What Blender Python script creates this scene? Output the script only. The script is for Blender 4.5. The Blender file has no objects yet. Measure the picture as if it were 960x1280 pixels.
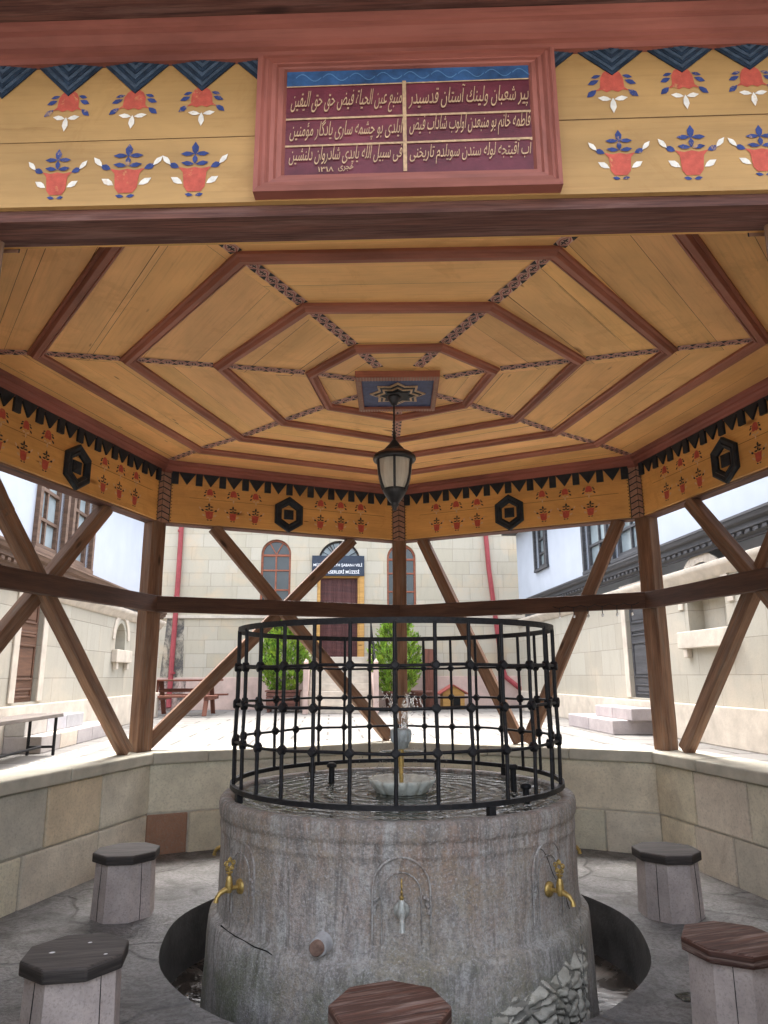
import bpy, math, random, unicodedata
from mathutils import Vector, Matrix, Euler
from mathutils.geometry import tessellate_polygon
from math import sin, cos, pi, radians, hypot, atan2, sqrt
random.seed(7)
SC = bpy.context.scene
COL = SC.collection
TAU = 2*pi

# ------------------------------------------------------------------ camera
cd = bpy.data.cameras.new('camera')
cam = bpy.data.objects.new('camera', cd); COL.objects.link(cam)
cR = Vector((.99989, .0139, -.0048)).normalized()
cF = Vector((-.0124, .9746, .2239)).normalized()
cU = cR.cross(cF).normalized(); cR = cF.cross(cU).normalized()
M = Matrix(((cR.x, cU.x, -cF.x, -.041), (cR.y, cU.y, -cF.y, -4.809), (cR.z, cU.z, -cF.z, 1.5), (0, 0, 0, 1)))
cam.matrix_world = M
cd.sensor_fit = 'VERTICAL'; cd.sensor_height = 36; cd.lens = 891.0/1280*36
cd.clip_start = .05; cd.clip_end = 600
SC.camera = cam
# ------------------------------------------------------------------ light
SUN_EL, SUN_AZ = 66, -5      # degrees; azimuth counted clockwise from +Y (north)
w = bpy.data.worlds.new('World'); SC.world = w; w.use_nodes = True
nt = w.node_tree; nt.nodes.clear()
sk = nt.nodes.new('ShaderNodeTexSky'); sk.sky_type = 'NISHITA'; sk.sun_disc = False
sk.sun_elevation = radians(SUN_EL); sk.sun_rotation = radians(SUN_AZ)
sk.air_density = 1.0; sk.dust_density = 6.0; sk.ozone_density = 1.0
hs = nt.nodes.new('ShaderNodeHueSaturation'); hs.inputs['Saturation'].default_value = .45
bg = nt.nodes.new('ShaderNodeBackground'); bg.inputs['Strength'].default_value = .15
wo = nt.nodes.new('ShaderNodeOutputWorld')
nt.links.new(sk.outputs[0], hs.inputs['Color']); nt.links.new(hs.outputs[0], bg.inputs[0]); nt.links.new(bg.outputs[0], wo.inputs[0])
sd = bpy.data.lights.new('sun', 'SUN'); sd.energy = .5; sd.angle = radians(20); sd.color = (1, .95, .87)
sun = bpy.data.objects.new('sun', sd); COL.objects.link(sun)
sdir = Vector((sin(radians(SUN_AZ))*cos(radians(SUN_EL)), cos(radians(SUN_AZ))*cos(radians(SUN_EL)), sin(radians(SUN_EL))))
sun.rotation_euler = sdir.to_track_quat('Z', 'Y').to_euler()
sun.location = sdir*40
vs = SC.view_settings
vs.view_transform = 'Standard'; vs.look = 'None'; vs.gamma = 1; vs.use_curve_mapping = False
vs.exposure = 3.0
SC.cycles.max_bounces = 8; SC.cycles.diffuse_bounces = 6; SC.cycles.transparent_max_bounces = 6

# ------------------------------------------------------------------ materials
def rgb(c): return (c[0], c[1], c[2], 1)
class NT:
    def __init__(s, name):
        s.m = bpy.data.materials.new(name); s.m.use_nodes = True
        s.t = s.m.node_tree; s.t.nodes.clear()
        s.out = s.t.nodes.new('ShaderNodeOutputMaterial'); s.b = s.t.nodes.new('ShaderNodeBsdfPrincipled')
        s.l(s.b.outputs[0], s.out.inputs[0]); s.tc = s.t.nodes.new('ShaderNodeTexCoord')
    def n(s, ty, **k):
        x = s.t.nodes.new(ty)
        for a, b in k.items():
            if hasattr(x, a): setattr(x, a, b)
            else: x.inputs[a].default_value = b
        return x
    def l(s, a, b): s.t.links.new(a, b)
    def coord(s, kind='Object', scale=(1, 1, 1), loc=(0, 0, 0), rot=(0, 0, 0)):
        mp = s.n('ShaderNodeMapping'); mp.inputs['Scale'].default_value = scale; mp.inputs['Location'].default_value = loc; mp.inputs['Rotation'].default_value = rot
        s.l(s.tc.outputs[kind], mp.inputs[0]); return mp.outputs[0]
    def noise(s, vec, scale=5, detail=4, rough=.55, dist=0):
        x = s.n('ShaderNodeTexNoise'); x.inputs['Scale'].default_value = scale; x.inputs['Detail'].default_value = detail
        x.inputs['Roughness'].default_value = rough; x.inputs['Distortion'].default_value = dist
        s.l(vec, x.inputs['Vector']); return x.outputs['Fac']
    def ramp(s, fac, stops):
        x = s.n('ShaderNodeValToRGB'); e = x.color_ramp.elements
        while len(e) < len(stops): e.new(.5)
        for i, (p, c) in enumerate(stops):
            e[i].position = p; e[i].color = rgb(c) if not isinstance(c, (int, float)) else (c, c, c, 1)
        s.l(fac, x.inputs[0]); return x.outputs[0]
    def mix(s, fac, a, b, mode='MIX'):
        x = s.n('ShaderNodeMix', data_type='RGBA', blend_type=mode)
        for sock, v in ((x.inputs[0], fac), (x.inputs[6], a), (x.inputs[7], b)):
            if hasattr(v, 'node'): s.l(v, sock)
            elif isinstance(v, (int, float)): sock.default_value = v
            else: sock.default_value = rgb(v)
        return x.outputs[2]
    def math(s, op, a, b=0):
        x = s.n('ShaderNodeMath', operation=op)
        for sock, v in ((x.inputs[0], a), (x.inputs[1], b)):
            if hasattr(v, 'node'): s.l(v, sock)
            else: sock.default_value = v
        return x.outputs[0]
    def fin(s, col, rough=.7, bump=None, bd=.01, bs=.5, spec=.3, metal=0):
        if hasattr(col, 'node'): s.l(col, s.b.inputs['Base Color'])
        else: s.b.inputs['Base Color'].default_value = rgb(col)
        if hasattr(rough, 'node'): s.l(rough, s.b.inputs['Roughness'])
        else: s.b.inputs['Roughness'].default_value = rough
        s.b.inputs['Specular IOR Level'].default_value = spec; s.b.inputs['Metallic'].default_value = metal
        if bump is not None:
            x = s.n('ShaderNodeBump'); x.inputs['Strength'].default_value = bs; x.inputs['Distance'].default_value = bd
            s.l(bump, x.inputs['Height']); s.l(x.outputs[0], s.b.inputs['Normal'])
        return s.m

def m_wood(name, light, dark, rough=.7, grain=1.0, knots=True, grey=None):
    k = NT(name)
    a = k.noise(k.coord('UV', (1.3, 16, 1)), 1.0, 5, .6, .4)
    f = k.noise(k.coord('UV', (5, 150, 1)), 1.0, 3, .6)
    c = k.ramp(a, [(.3, dark), (.68, light)])
    c = k.mix(k.math('MULTIPLY', k.ramp(f, [(.42, 0), (.7, 1)]), .55*grain), c, [x*.45 for x in dark])
    if grey: c = k.mix(k.ramp(k.noise(k.coord('UV', (1.6, 22, 1)), 1.2, 6, .7, .4), [(.5, 0), (.68, .75)]), c, grey)
    if knots:
        vo = k.n('ShaderNodeTexVoronoi'); vo.inputs['Scale'].default_value = 1; k.l(k.coord('UV', (1.7, 5.5, 1), (.3, .2, 0)), vo.inputs['Vector'])
        c = k.mix(k.ramp(vo.outputs['Distance'], [(.05, .85), (.12, 0)]), c, [x*.25 for x in dark])
    return k.fin(c, rough, f, .002, .5)
def m_paint(name, col, var=.12, knots=False, rough=.6, grain=.25, tint=False):
    k = NT(name)
    a = k.noise(k.coord('UV', (.7, 2.2, 1)), 1.6, 5, .6, .3)
    g = k.noise(k.coord('UV', (2.2, 70, 1)), 1, 4, .6, .2)
    lo = [x*(1-2.2*var) for x in col]; hi = [min(1, x*(1+var)) for x in col]
    c = k.ramp(a, [(.3, lo), (.62, hi)])
    c = k.mix(k.math('MULTIPLY', k.ramp(g, [(.5, 0), (.75, 1)]), grain), c, [col[0]*.55, col[1]*.45, col[2]*.4])
    if knots:
        for sc, lo_, loc in (((.9, 3.1, 1), .035, (.3, .7, 0)), ((1.7, 7.3, 1), .03, (.1, .25, 0))):
            vo = k.n('ShaderNodeTexVoronoi'); vo.inputs['Scale'].default_value = 1; k.l(k.coord('UV', sc, loc), vo.inputs['Vector'])
            c = k.mix(k.ramp(vo.outputs['Distance'], [(lo_, .8), (lo_*2.3, 0)]), c, [col[0]*.3, col[1]*.2, col[2]*.15])
        st = k.noise(k.coord('UV', (1.1, 12, 1), (5, 3, 0)), 1.3, 6, .7, .5)
        c = k.mix(k.ramp(st, [(.62, 0), (.76, .6)]), c, [col[0]*.45, col[1]*.36, col[2]*.28])
        ws = k.noise(k.coord('Object', (1, 1, 1), (2, 5, 1)), 1.7, 7, .7, .8)
        c = k.mix(k.ramp(ws, [(.55, 0), (.6, .28), (.75, .2)]), c, [col[0]*.7, col[1]*.6, col[2]*.5])
    if tint:
        at = k.n('ShaderNodeAttribute', attribute_name='tint'); c = k.mix(1, c, at.outputs['Color'], 'MULTIPLY')
    return k.fin(c, rough, g, .0015, .4)
def m_flat(name, col, rough=.6, var=.25, scale=9, spec=.3, metal=0, bd=.002, worn=None, wl=.6):
    k = NT(name); a = k.noise(k.coord(), scale, 5, .6)
    c = k.ramp(a, [(.3, [x*(1-var) for x in col]), (.7, [min(1, x*(1+var)) for x in col])])
    if worn: c = k.mix(k.ramp(k.noise(k.coord(), 22, 6, .75, .4), [(wl, 0), (wl+.1, .8)]), c, worn)
    return k.fin(c, rough, k.noise(k.coord(), scale*9, 3), bd, .35, spec, metal)
def m_tint(name, base, var=.25, scale=4, speck=.4, bd=.004, rough=.85, dirt=None):
    k = NT(name); at = k.n('ShaderNodeAttribute', attribute_name='tint')
    a = k.noise(k.coord(), scale, 6, .65, .3); f = k.noise(k.coord(), scale*14, 4, .7)
    c = k.ramp(a, [(.3, [x*(1-var) for x in base]), (.7, [min(1, x*(1+var)) for x in base])])
    c = k.mix(1, c, at.outputs['Color'], 'MULTIPLY')
    c = k.mix(k.math('MULTIPLY', k.ramp(f, [(.5, 0), (.72, 1)]), speck), c, [x*.45 for x in base])
    if dirt:
        d = k.noise(k.coord('Object', (1, 1, .5), (3, 1, 2)), 2.6, 7, .7, .6)
        c = k.mix(k.ramp(d, [(.56, 0), (.72, .6)]), c, dirt)
    h = k.math('ADD', f, k.math('MULTIPLY', a, 1.5))
    return k.fin(c, rough, h, bd, .6)
def m_ashlar(name, axis, c1, c2, mortar, bw=.75, bh=.34, stain=(.62, .44, .26), var=.5):
    k = NT(name)
    sp = k.n('ShaderNodeSeparateXYZ'); k.l(k.tc.outputs['Object'], sp.inputs[0])
    cb = k.n('ShaderNodeCombineXYZ'); k.l(sp.outputs['XYZ'.index(axis)], cb.inputs[0]); k.l(sp.outputs[2], cb.inputs[1])
    br = k.n('ShaderNodeTexBrick', offset=.42, squash=.72, squash_frequency=3); br.inputs['Scale'].default_value = 1
    br.inputs['Brick Width'].default_value = bw; br.inputs['Row Height'].default_value = bh
    br.inputs['Mortar Size'].default_value = .005; br.inputs['Mortar Smooth'].default_value = .3; br.inputs['Bias'].default_value = -.1
    br.inputs['Color1'].default_value = rgb(c1); br.inputs['Color2'].default_value = rgb(c2); br.inputs['Mortar'].default_value = rgb(mortar)
    k.l(cb.outputs[0], br.inputs['Vector'])
    a = k.noise(k.coord(), 1.1, 7, .65, .4); f = k.noise(k.coord(), 30, 4, .7)
    c = k.mix(k.ramp(a, [(.5, 0), (.75, var)]), br.outputs['Color'], stain)
    c = k.mix(k.math('MULTIPLY', k.ramp(k.noise(k.coord('Object', (3, 3, .6)), 2, 6, .7), [(.5, 0), (.75, 1)]), .35), c, [x*.62 for x in c1])
    c = k.mix(k.math('MULTIPLY', k.ramp(f, [(.55, 0), (.75, 1)]), .25), c, [x*.5 for x in c1])
    h = k.math('SUBTRACT', f, k.math('MULTIPLY', br.outputs['Fac'], 2.5))
    return k.fin(c, .9, h, .004, .6)

M_POST = m_wood('weathered_brown_wood', (.32, .18, .11), (.125, .064, .038), .7, 1, True, (.2, .165, .135))
M_RAIL = m_wood('dark_stained_wood', (.12, .058, .037), (.055, .026, .018), .65)
M_BEAM = m_wood('dark_beam_wood', (.17, .072, .052), (.07, .03, .024), .75, 1.4, True, (.2, .11, .09))
M_RIB = m_paint('red_brown_moulding_paint', (.33, .125, .08), .18, False, .55, .5)
M_CORN = m_paint('dusty_red_cornice_paint', (.28, .095, .07), .2, False, .55, .45)
M_OCHRE = m_paint('ochre_ceiling_paint', (.84, .475, .185), .08, True, .6, .3, True)
M_FASC = m_paint('ochre_fascia_paint', (.68, .37, .115), .1, True, .6, .3)
M_OUT = m_paint('yellow_fascia_paint', (.42, .25, .092), .1, True, .6, .25)
M_BLACK = m_flat('black_navy_carving_paint', (.016, .022, .03), .55, .4, 20)
M_NAVY = m_flat('dark_navy_carving_paint', (.017, .032, .055), .5, .5, 25)
M_NAVYHI = m_flat('worn_navy_paint', (.05, .075, .11), .6, .4, 30)
M_RED = m_flat('red_flower_paint', (.46, .085, .055), .65, .2, 40, worn=(.55, .33, .13), wl=0.6)
M_BLUE = m_flat('blue_flower_paint', (.03, .05, .17), .65, .3, 40, worn=(.55, .33, .13), wl=0.56)
M_WHITE = m_flat('white_flower_paint', (.72, .68, .6), .65, .15, 40, worn=(.55, .33, .13), wl=0.58)
M_PALE = m_flat('faded_pale_flower_paint', (.62, .42, .25), .65, .2, 40, worn=(.55, .33, .13), wl=0.52)
M_INK = m_flat('black_flower_paint', (.03, .028, .03), .65, .3, 40, worn=(.55, .33, .13), wl=0.58)
M_STRIP = m_flat('lilac_brown_strip_paint', (.34, .2, .14), .65, .2, 30)
M_STRIPP = m_flat('pale_pink_strip_paint', (.6, .38, .3), .65, .2, 30)
M_PINK = m_flat('pink_strip_line_paint', (.42, .11, .09), .65, .2, 30)
M_SEAM = m_flat('dark_board_seam', (.07, .035, .015), .9, .3, 30)
M_MAROON = m_flat('maroon_plaque_paint', (.115, .022, .032), .45, .4, 7)
M_BAND = m_flat('blue_plaque_band_paint', (.03, .085, .2), .5, .5, 14)
M_BANDHI = m_flat('light_blue_scroll_paint', (.09, .2, .36), .5, .3, 14)
M_GOLD = m_flat('gold_lettering_paint', (.47, .31, .175), .5, .3, 60)
M_IRON = m_flat('black_painted_iron', (.012, .012, .014), .5, .6, 60, .25, worn=(.05, .03, .022), wl=.58)
M_LAMP = m_flat('black_lantern_metal', (.02, .02, .022), .4, .5, 30, .5)
M_LRUST = m_flat('brown_lantern_rim', (.2, .1, .06), .5, .4, 25)
M_BRASS = m_flat('brass', (.5, .35, .12), .4, .35, 60, .4, .75)
M_OLDBRASS = m_flat('limescaled_brass', (.42, .43, .4), .5, .3, 60, .4, .3)
M_PANELB = m_flat('blue_rosette_paint', (.035, .05, .13), .55, .35, 25)
M_TILE = m_flat('lead_grey_roof', (.2, .2, .21), .7, .3, 4)
M_WHITEW = m_flat('white_lime_plaster', (.41, .445, .5), .9, .05, 2)
M_GREYW = m_wood('dark_grey_painted_wood', (.085, .085, .09), (.04, .04, .043), .7, .6, False)
M_BROWNW = m_wood('brown_cornice_wood', (.2, .125, .085), (.09, .055, .038), .7, .8, False)
M_DOORB = m_wood('brown_door_wood', (.17, .085, .05), (.08, .04, .025), .6, .8, False)
M_DOORR = m_wood('reddish_brown_door_wood', (.12, .04, .035), (.06, .022, .02), .5, .7, False)
M_FRAMER = m_wood('orange_brown_window_wood', (.36, .12, .06), (.2, .06, .035), .55, .6, False)
M_YELW = m_wood('yellow_pine_wood', (.62, .36, .11), (.4, .21, .06), .6, .7, True)
M_PIPE = m_flat('red_painted_pipe', (.29, .05, .055), .45, .15, 10)
M_PINKPL = m_flat('pinkish_plinth_stone', (.55, .41, .35), .9, .18, 3, .2, 0, .006)
M_STEP = m_flat('grey_step_stone', (.42, .39, .37), .9, .2, 5, .2, 0, .005)
M_STEPC = m_flat('cream_step_stone', (.52, .46, .38), .9, .18, 4, .2, 0, .005)
M_COPING = m_flat('pale_coping_stone', (.44, .42, .35), .85, .2, 5, .25, 0, .005)
M_BENCHW = m_wood('grey_weathered_plank', (.2, .17, .15), (.1, .085, .075), .8)
M_TABLEW = m_wood('red_brown_picnic_wood', (.26, .1, .065), (.12, .05, .035), .65)
M_POT = m_flat('brown_pot', (.17, .075, .055), .7, .3, 12)
M_SIGN = m_flat('dark_blue_sign_panel', (.025, .035, .055), .5, .2, 9)
M_LETTER = m_flat('white_lettering', (.8, .8, .8), .6, .05, 9)
M_TOOF = m_flat('red_painted_roof_board', (.4, .1, .08), .6, .2, 9)
M_DARK = m_flat('dark_opening', (.01, .01, .01), .9, .2, 9)

def m_glass(name, col):
    k = NT(name); a = k.noise(k.coord(), 1.2, 3)
    return k.fin(k.ramp(a, [(.35, [x*.5 for x in col]), (.65, col)]), .06, k.noise(k.coord(), 2.5, 2), .01, .15, .6)
M_GLASS = m_glass('window_glass', (.035, .045, .05)); M_GLASSG = m_glass('curtained_window_glass', (.32, .38, .4))
k = NT('frosted_lantern_glass'); a_ = k.noise(k.coord('Object', (40, 40, 3)), 1, 3)
k.b.inputs['Transmission Weight'].default_value = .25; k.fin(k.ramp(a_, [(.3, (.6, .55, .44)), (.7, (.78, .74, .64))]), .45, a_, .002, .3); M_FROST = k.m
# basin marble: bluish grey with pink-brown rain streaks, dark drips and green damp foot
def m_basin():
    k = NT('streaked_weathered_marble')
    big = k.noise(k.coord('Object', (1.5, 1.5, 1.1)), 1.6, 7, .7, .7); mid = k.noise(k.coord('Object', (1, 1, .8), (3, 1, 5)), 5, 7, .7, .6)
    st = k.noise(k.coord('Object', (3.8, 3.8, .75)), 1.4, 7, .75, 1.4)
    st2 = k.noise(k.coord('Object', (8, 8, 1.0), (4, 2, 1)), 1.3, 7, .75, 1.6)
    fine = k.noise(k.coord(), 55, 5, .8); blot = k.noise(k.coord('Object', (1, 1, .7), (8, 8, 8)), 2.3, 6, .7, .5)
    sp = k.n('ShaderNodeSeparateXYZ'); k.l(k.tc.outputs['Object'], sp.inputs[0]); z = sp.outputs[2]
    c = k.ramp(mid, [(.3, (.36, .345, .325)), (.5, (.48, .465, .44)), (.7, (.6, .585, .56))])
    c = k.mix(k.math('MULTIPLY', k.ramp(st, [(.4, 0), (.58, 1)]), k.math('MULTIPLY', k.ramp(z, [(.15, .25), (.5, .95)]), k.ramp(blot, [(.34, .35), (.55, 1)]))), c, (.345, .23, .17))
    c = k.mix(k.math('MULTIPLY', k.math('MULTIPLY', k.ramp(st2, [(.46, 0), (.6, 1)]), k.ramp(big, [(.42, 1), (.64, .3)])), .9), c, (.13, .12, .105))
    c = k.mix(k.math('MULTIPLY', k.math('MULTIPLY', k.ramp(st2, [(.34, 1), (.46, 0)]), k.ramp(blot, [(.42, 0), (.6, 1)])), .45), c, (.54, .56, .585))
    c = k.mix(k.math('MULTIPLY', k.ramp(big, [(.48, 0), (.62, .75)]), k.ramp(mid, [(.4, .3), (.6, 1)])), c, (.33, .26, .17))
    c = k.mix(k.math('MULTIPLY', k.ramp(z, [(.7, 0), (.8, .5)]), k.ramp(mid, [(.4, 0), (.6, 1)])), c, (.16, .15, .14))
    g = k.math('MULTIPLY', k.ramp(z, [(.0, 1), (.3, 0)]), k.ramp(k.noise(k.coord(), 3.2, 6, .7), [(.45, 0), (.62, .85)]))
    c = k.mix(g, c, (.14, .155, .085))
    c = k.mix(k.math('MULTIPLY', k.ramp(fine, [(.47, 0), (.6, 1)]), .62), c, (.16, .15, .145))
    c = k.mix(k.math('MULTIPLY', k.ramp(k.noise(k.coord('Object', (1, 1, 1), (7, 2, 2)), 80, 4, .8), [(.52, 0), (.66, 1)]), .5), c, (.62, .62, .62))
    h = k.math('ADD', k.math('MULTIPLY', fine, 1.2), k.math('ADD', k.math('MULTIPLY', st2, .4), k.math('MULTIPLY', mid, 2.6)))
    return k.fin(c, k.ramp(big, [(.3, .55), (.7, .8)]), h, .009, .9, .35)
M_BASIN = m_basin()
M_RUBBLE = m_tint('exposed_rubble_stone', (.5, .48, .44), .3, 9, .5, .006, .9, (.22, .21, .13))
M_SCALE = m_flat('limescale_marble', (.6, .62, .56), .7, .2, 22, .4, 0, .008)
M_MOULD = m_flat('worn_marble_moulding', (.4, .39, .385), .7, .3, 14, .3, 0, .004)
# floor
def m_floor():
    k = NT('dark_wet_stone_floor')
    a = k.noise(k.coord(), 1.6, 7, .65, .5); f = k.noise(k.coord(), 38, 5, .75); d = k.noise(k.coord('Object', (1, 1, 1), (3, 8, 0)), 4.5, 6, .65, .8)
    c = k.ramp(a, [(.3, (.1, .098, .097)), (.5, (.19, .186, .183)), (.7, (.28, .275, .27))])
    c = k.mix(k.ramp(d, [(.5, 0), (.66, .6)]), c, (.085, .079, .074))
    c = k.mix(k.math('MULTIPLY', k.ramp(f, [(.45, 0), (.6, 1)]), .7), c, (.07, .066, .063))
    vo = k.n('ShaderNodeTexVoronoi', feature='DISTANCE_TO_EDGE'); vo.inputs['Scale'].default_value = .85
    nz = k.n('ShaderNodeTexNoise'); nz.inputs['Scale'].default_value = 2.2; k.l(k.coord(), nz.inputs['Vector'])
    mx = k.mix(.28, k.coord(), nz.outputs['Color']); k.l(mx, vo.inputs['Vector'])
    crack = k.ramp(vo.outputs['Distance'], [(.004, 1), (.014, 0)])
    c = k.mix(k.math('MULTIPLY', crack, .4), c, (.05, .047, .045))
    h = k.math('SUBTRACT', k.math('ADD', f, k.math('MULTIPLY', d, 2)), k.math('MULTIPLY', crack, 1))
    return k.fin(c, k.ramp(d, [(.4, .42), (.7, .75)]), h, .014, 1, .45)
M_FLOOR = m_floor()
def m_trench():
    k = NT('wet_silt'); a = k.noise(k.coord(), 3, 6, .65, 1.2)
    return k.fin(k.ramp(a, [(.3, (.014, .012, .01)), (.55, (.04, .03, .023)), (.75, (.11, .075, .052))]), k.ramp(a, [(.4, .08), (.65, .5)]), a, .03, .6, .5)
M_SILT = m_trench()
M_TRENCH = m_flat('dark_damp_channel_wall', (.05, .047, .045), .7, .5, 6, .4, 0, .01)
def m_water():
    k = NT('dark_rippled_water')
    wv = k.n('ShaderNodeTexWave', wave_type='RINGS', rings_direction='Z', wave_profile='SIN'); wv.inputs['Scale'].default_value = 3.2; wv.inputs['Distortion'].default_value = 5; wv.inputs['Detail'].default_value = 3; wv.inputs['Detail Scale'].default_value = 2.5
    k.l(k.coord(), wv.inputs['Vector']); n1 = k.noise(k.coord(), 12, 3, .6, 1)
    k.b.inputs['IOR'].default_value = 1.33
    return k.fin((.02, .022, .012), .02, k.math('ADD', k.math('MULTIPLY', wv.outputs['Fac'], .7), n1), .013, 1, .5)
M_WATER = m_water()
k = NT('clear_falling_water'); k.b.inputs['Transmission Weight'].default_value = 1; k.b.inputs['IOR'].default_value = 1.33; M_SPRAY = k.fin((.95, .97, 1), .05)
def m_paving():
    k = NT('pale_flagstone_paving')
    v = k.coord('Object', (1, 1, 1), (0, 0, 0), (0, 0, radians(-4.9)))
    br = k.n('ShaderNodeTexBrick', offset=.5, squash=1.0); br.inputs['Scale'].default_value = 1
    br.inputs['Brick Width'].default_value = 1.0; br.inputs['Row Height'].default_value = .62; br.inputs['Mortar Size'].default_value = .02; br.inputs['Mortar Smooth'].default_value = .2
    br.inputs['Color1'].default_value = rgb((.185, .176, .165)); br.inputs['Color2'].default_value = rgb((.15, .142, .132)); br.inputs['Mortar'].default_value = rgb((.05, .046, .04))
    k.l(v, br.inputs['Vector'])
    a = k.noise(k.coord(), .8, 7, .7, .4); f = k.noise(k.coord(), 25, 4, .7)
    c = k.mix(k.ramp(a, [(.48, 0), (.72, .6)]), br.outputs['Color'], (.12, .112, .1))
    c = k.mix(k.math('MULTIPLY', k.ramp(f, [(.5, 0), (.75, 1)]), .35), c, (.13, .12, .105))
    return k.fin(c, .85, k.math('SUBTRACT', f, k.math('MULTIPLY', br.outputs['Fac'], 2)), .005, .5)
M_PAVE = m_paving()
def m_pebble():
    k = NT('pebble_band'); vo = k.n('ShaderNodeTexVoronoi'); vo.inputs['Scale'].default_value = 18; k.l(k.coord(), vo.inputs['Vector'])
    c = k.ramp(vo.outputs['Distance'], [(.25, (.4, .38, .34)), (.6, (.16, .15, .13))])
    return k.fin(c, .8, k.ramp(vo.outputs['Distance'], [(.2, 1), (.6, 0)]), .015, .8)
M_PEB = m_pebble()
M_BLOCK = m_tint('parapet_sandstone', (.6, .565, .465), .18, 4, .5, .008, .88, (.3, .25, .19))
M_MORTAR = m_flat('pale_mortar', (.46, .43, .36), .95, .2, 14, .2, 0, .005)
M_STOOL = m_tint('speckled_stool_stone', (.42, .38, .36), .22, 6, .65, .004, .85, (.19, .17, .165))
M_SEATD = m_wood('dark_charcoal_seat_wood', (.12, .1, .09), (.035, .03, .027), .65, 1.7)
M_SEATB = m_wood('red_brown_seat_wood', (.17, .075, .05), (.045, .02, .015), .6, 1.7, False, (.36, .27, .23))
M_FACADE = m_ashlar('cream_ashlar_facade', 'X', (.47, .43, .345), (.42, .375, .28), (.29, .255, .2), .8, .36)
M_SIDEW = m_ashlar('cream_ashlar_side_wall', 'Y', (.4, .375, .31), (.36, .33, .265), (.25, .23, .185), .85, .42, (.58, .47, .35), .45)
k = NT('damp_soot_stain'); s_ = k.noise(k.coord('Object', (1, 1, .6)), 5, 6, .75, .5)
k.fin((.13, .125, .12), .95); tb = k.n('ShaderNodeBsdfTransparent'); mxs = k.n('ShaderNodeMixShader')
k.l(k.ramp(s_, [(.4, 0), (.62, .85)]), mxs.inputs[0]); k.l(tb.outputs[0], mxs.inputs[1]); k.l(k.b.outputs[0], mxs.inputs[2]); k.l(mxs.outputs[0], k.out.inputs[0]); M_STAIN = k.m
def m_leaf(name, c1, c2):
    k = NT(name); oi = k.n('ShaderNodeAttribute', attribute_name='tint')
    c = k.mix(1, k.ramp(k.noise(k.coord(), 4, 3), [(.35, c1), (.65, c2)]), oi.outputs['Color'], 'MULTIPLY')
    k.b.inputs['Subsurface Weight'].default_value = 0
    tr = k.n('ShaderNodeBsdfTranslucent'); k.l(c, tr.inputs[0]); mx = k.n('ShaderNodeMixShader'); mx.inputs[0].default_value = .35
    k.fin(c, .6); k.l(k.b.outputs[0], mx.inputs[1]); k.l(tr.outputs[0], mx.inputs[2]); k.l(mx.outputs[0], k.out.inputs[0]); return k.m
M_LEAF = m_leaf('thuja_foliage', (.15, .28, .04), (.32, .48, .08))

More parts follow.
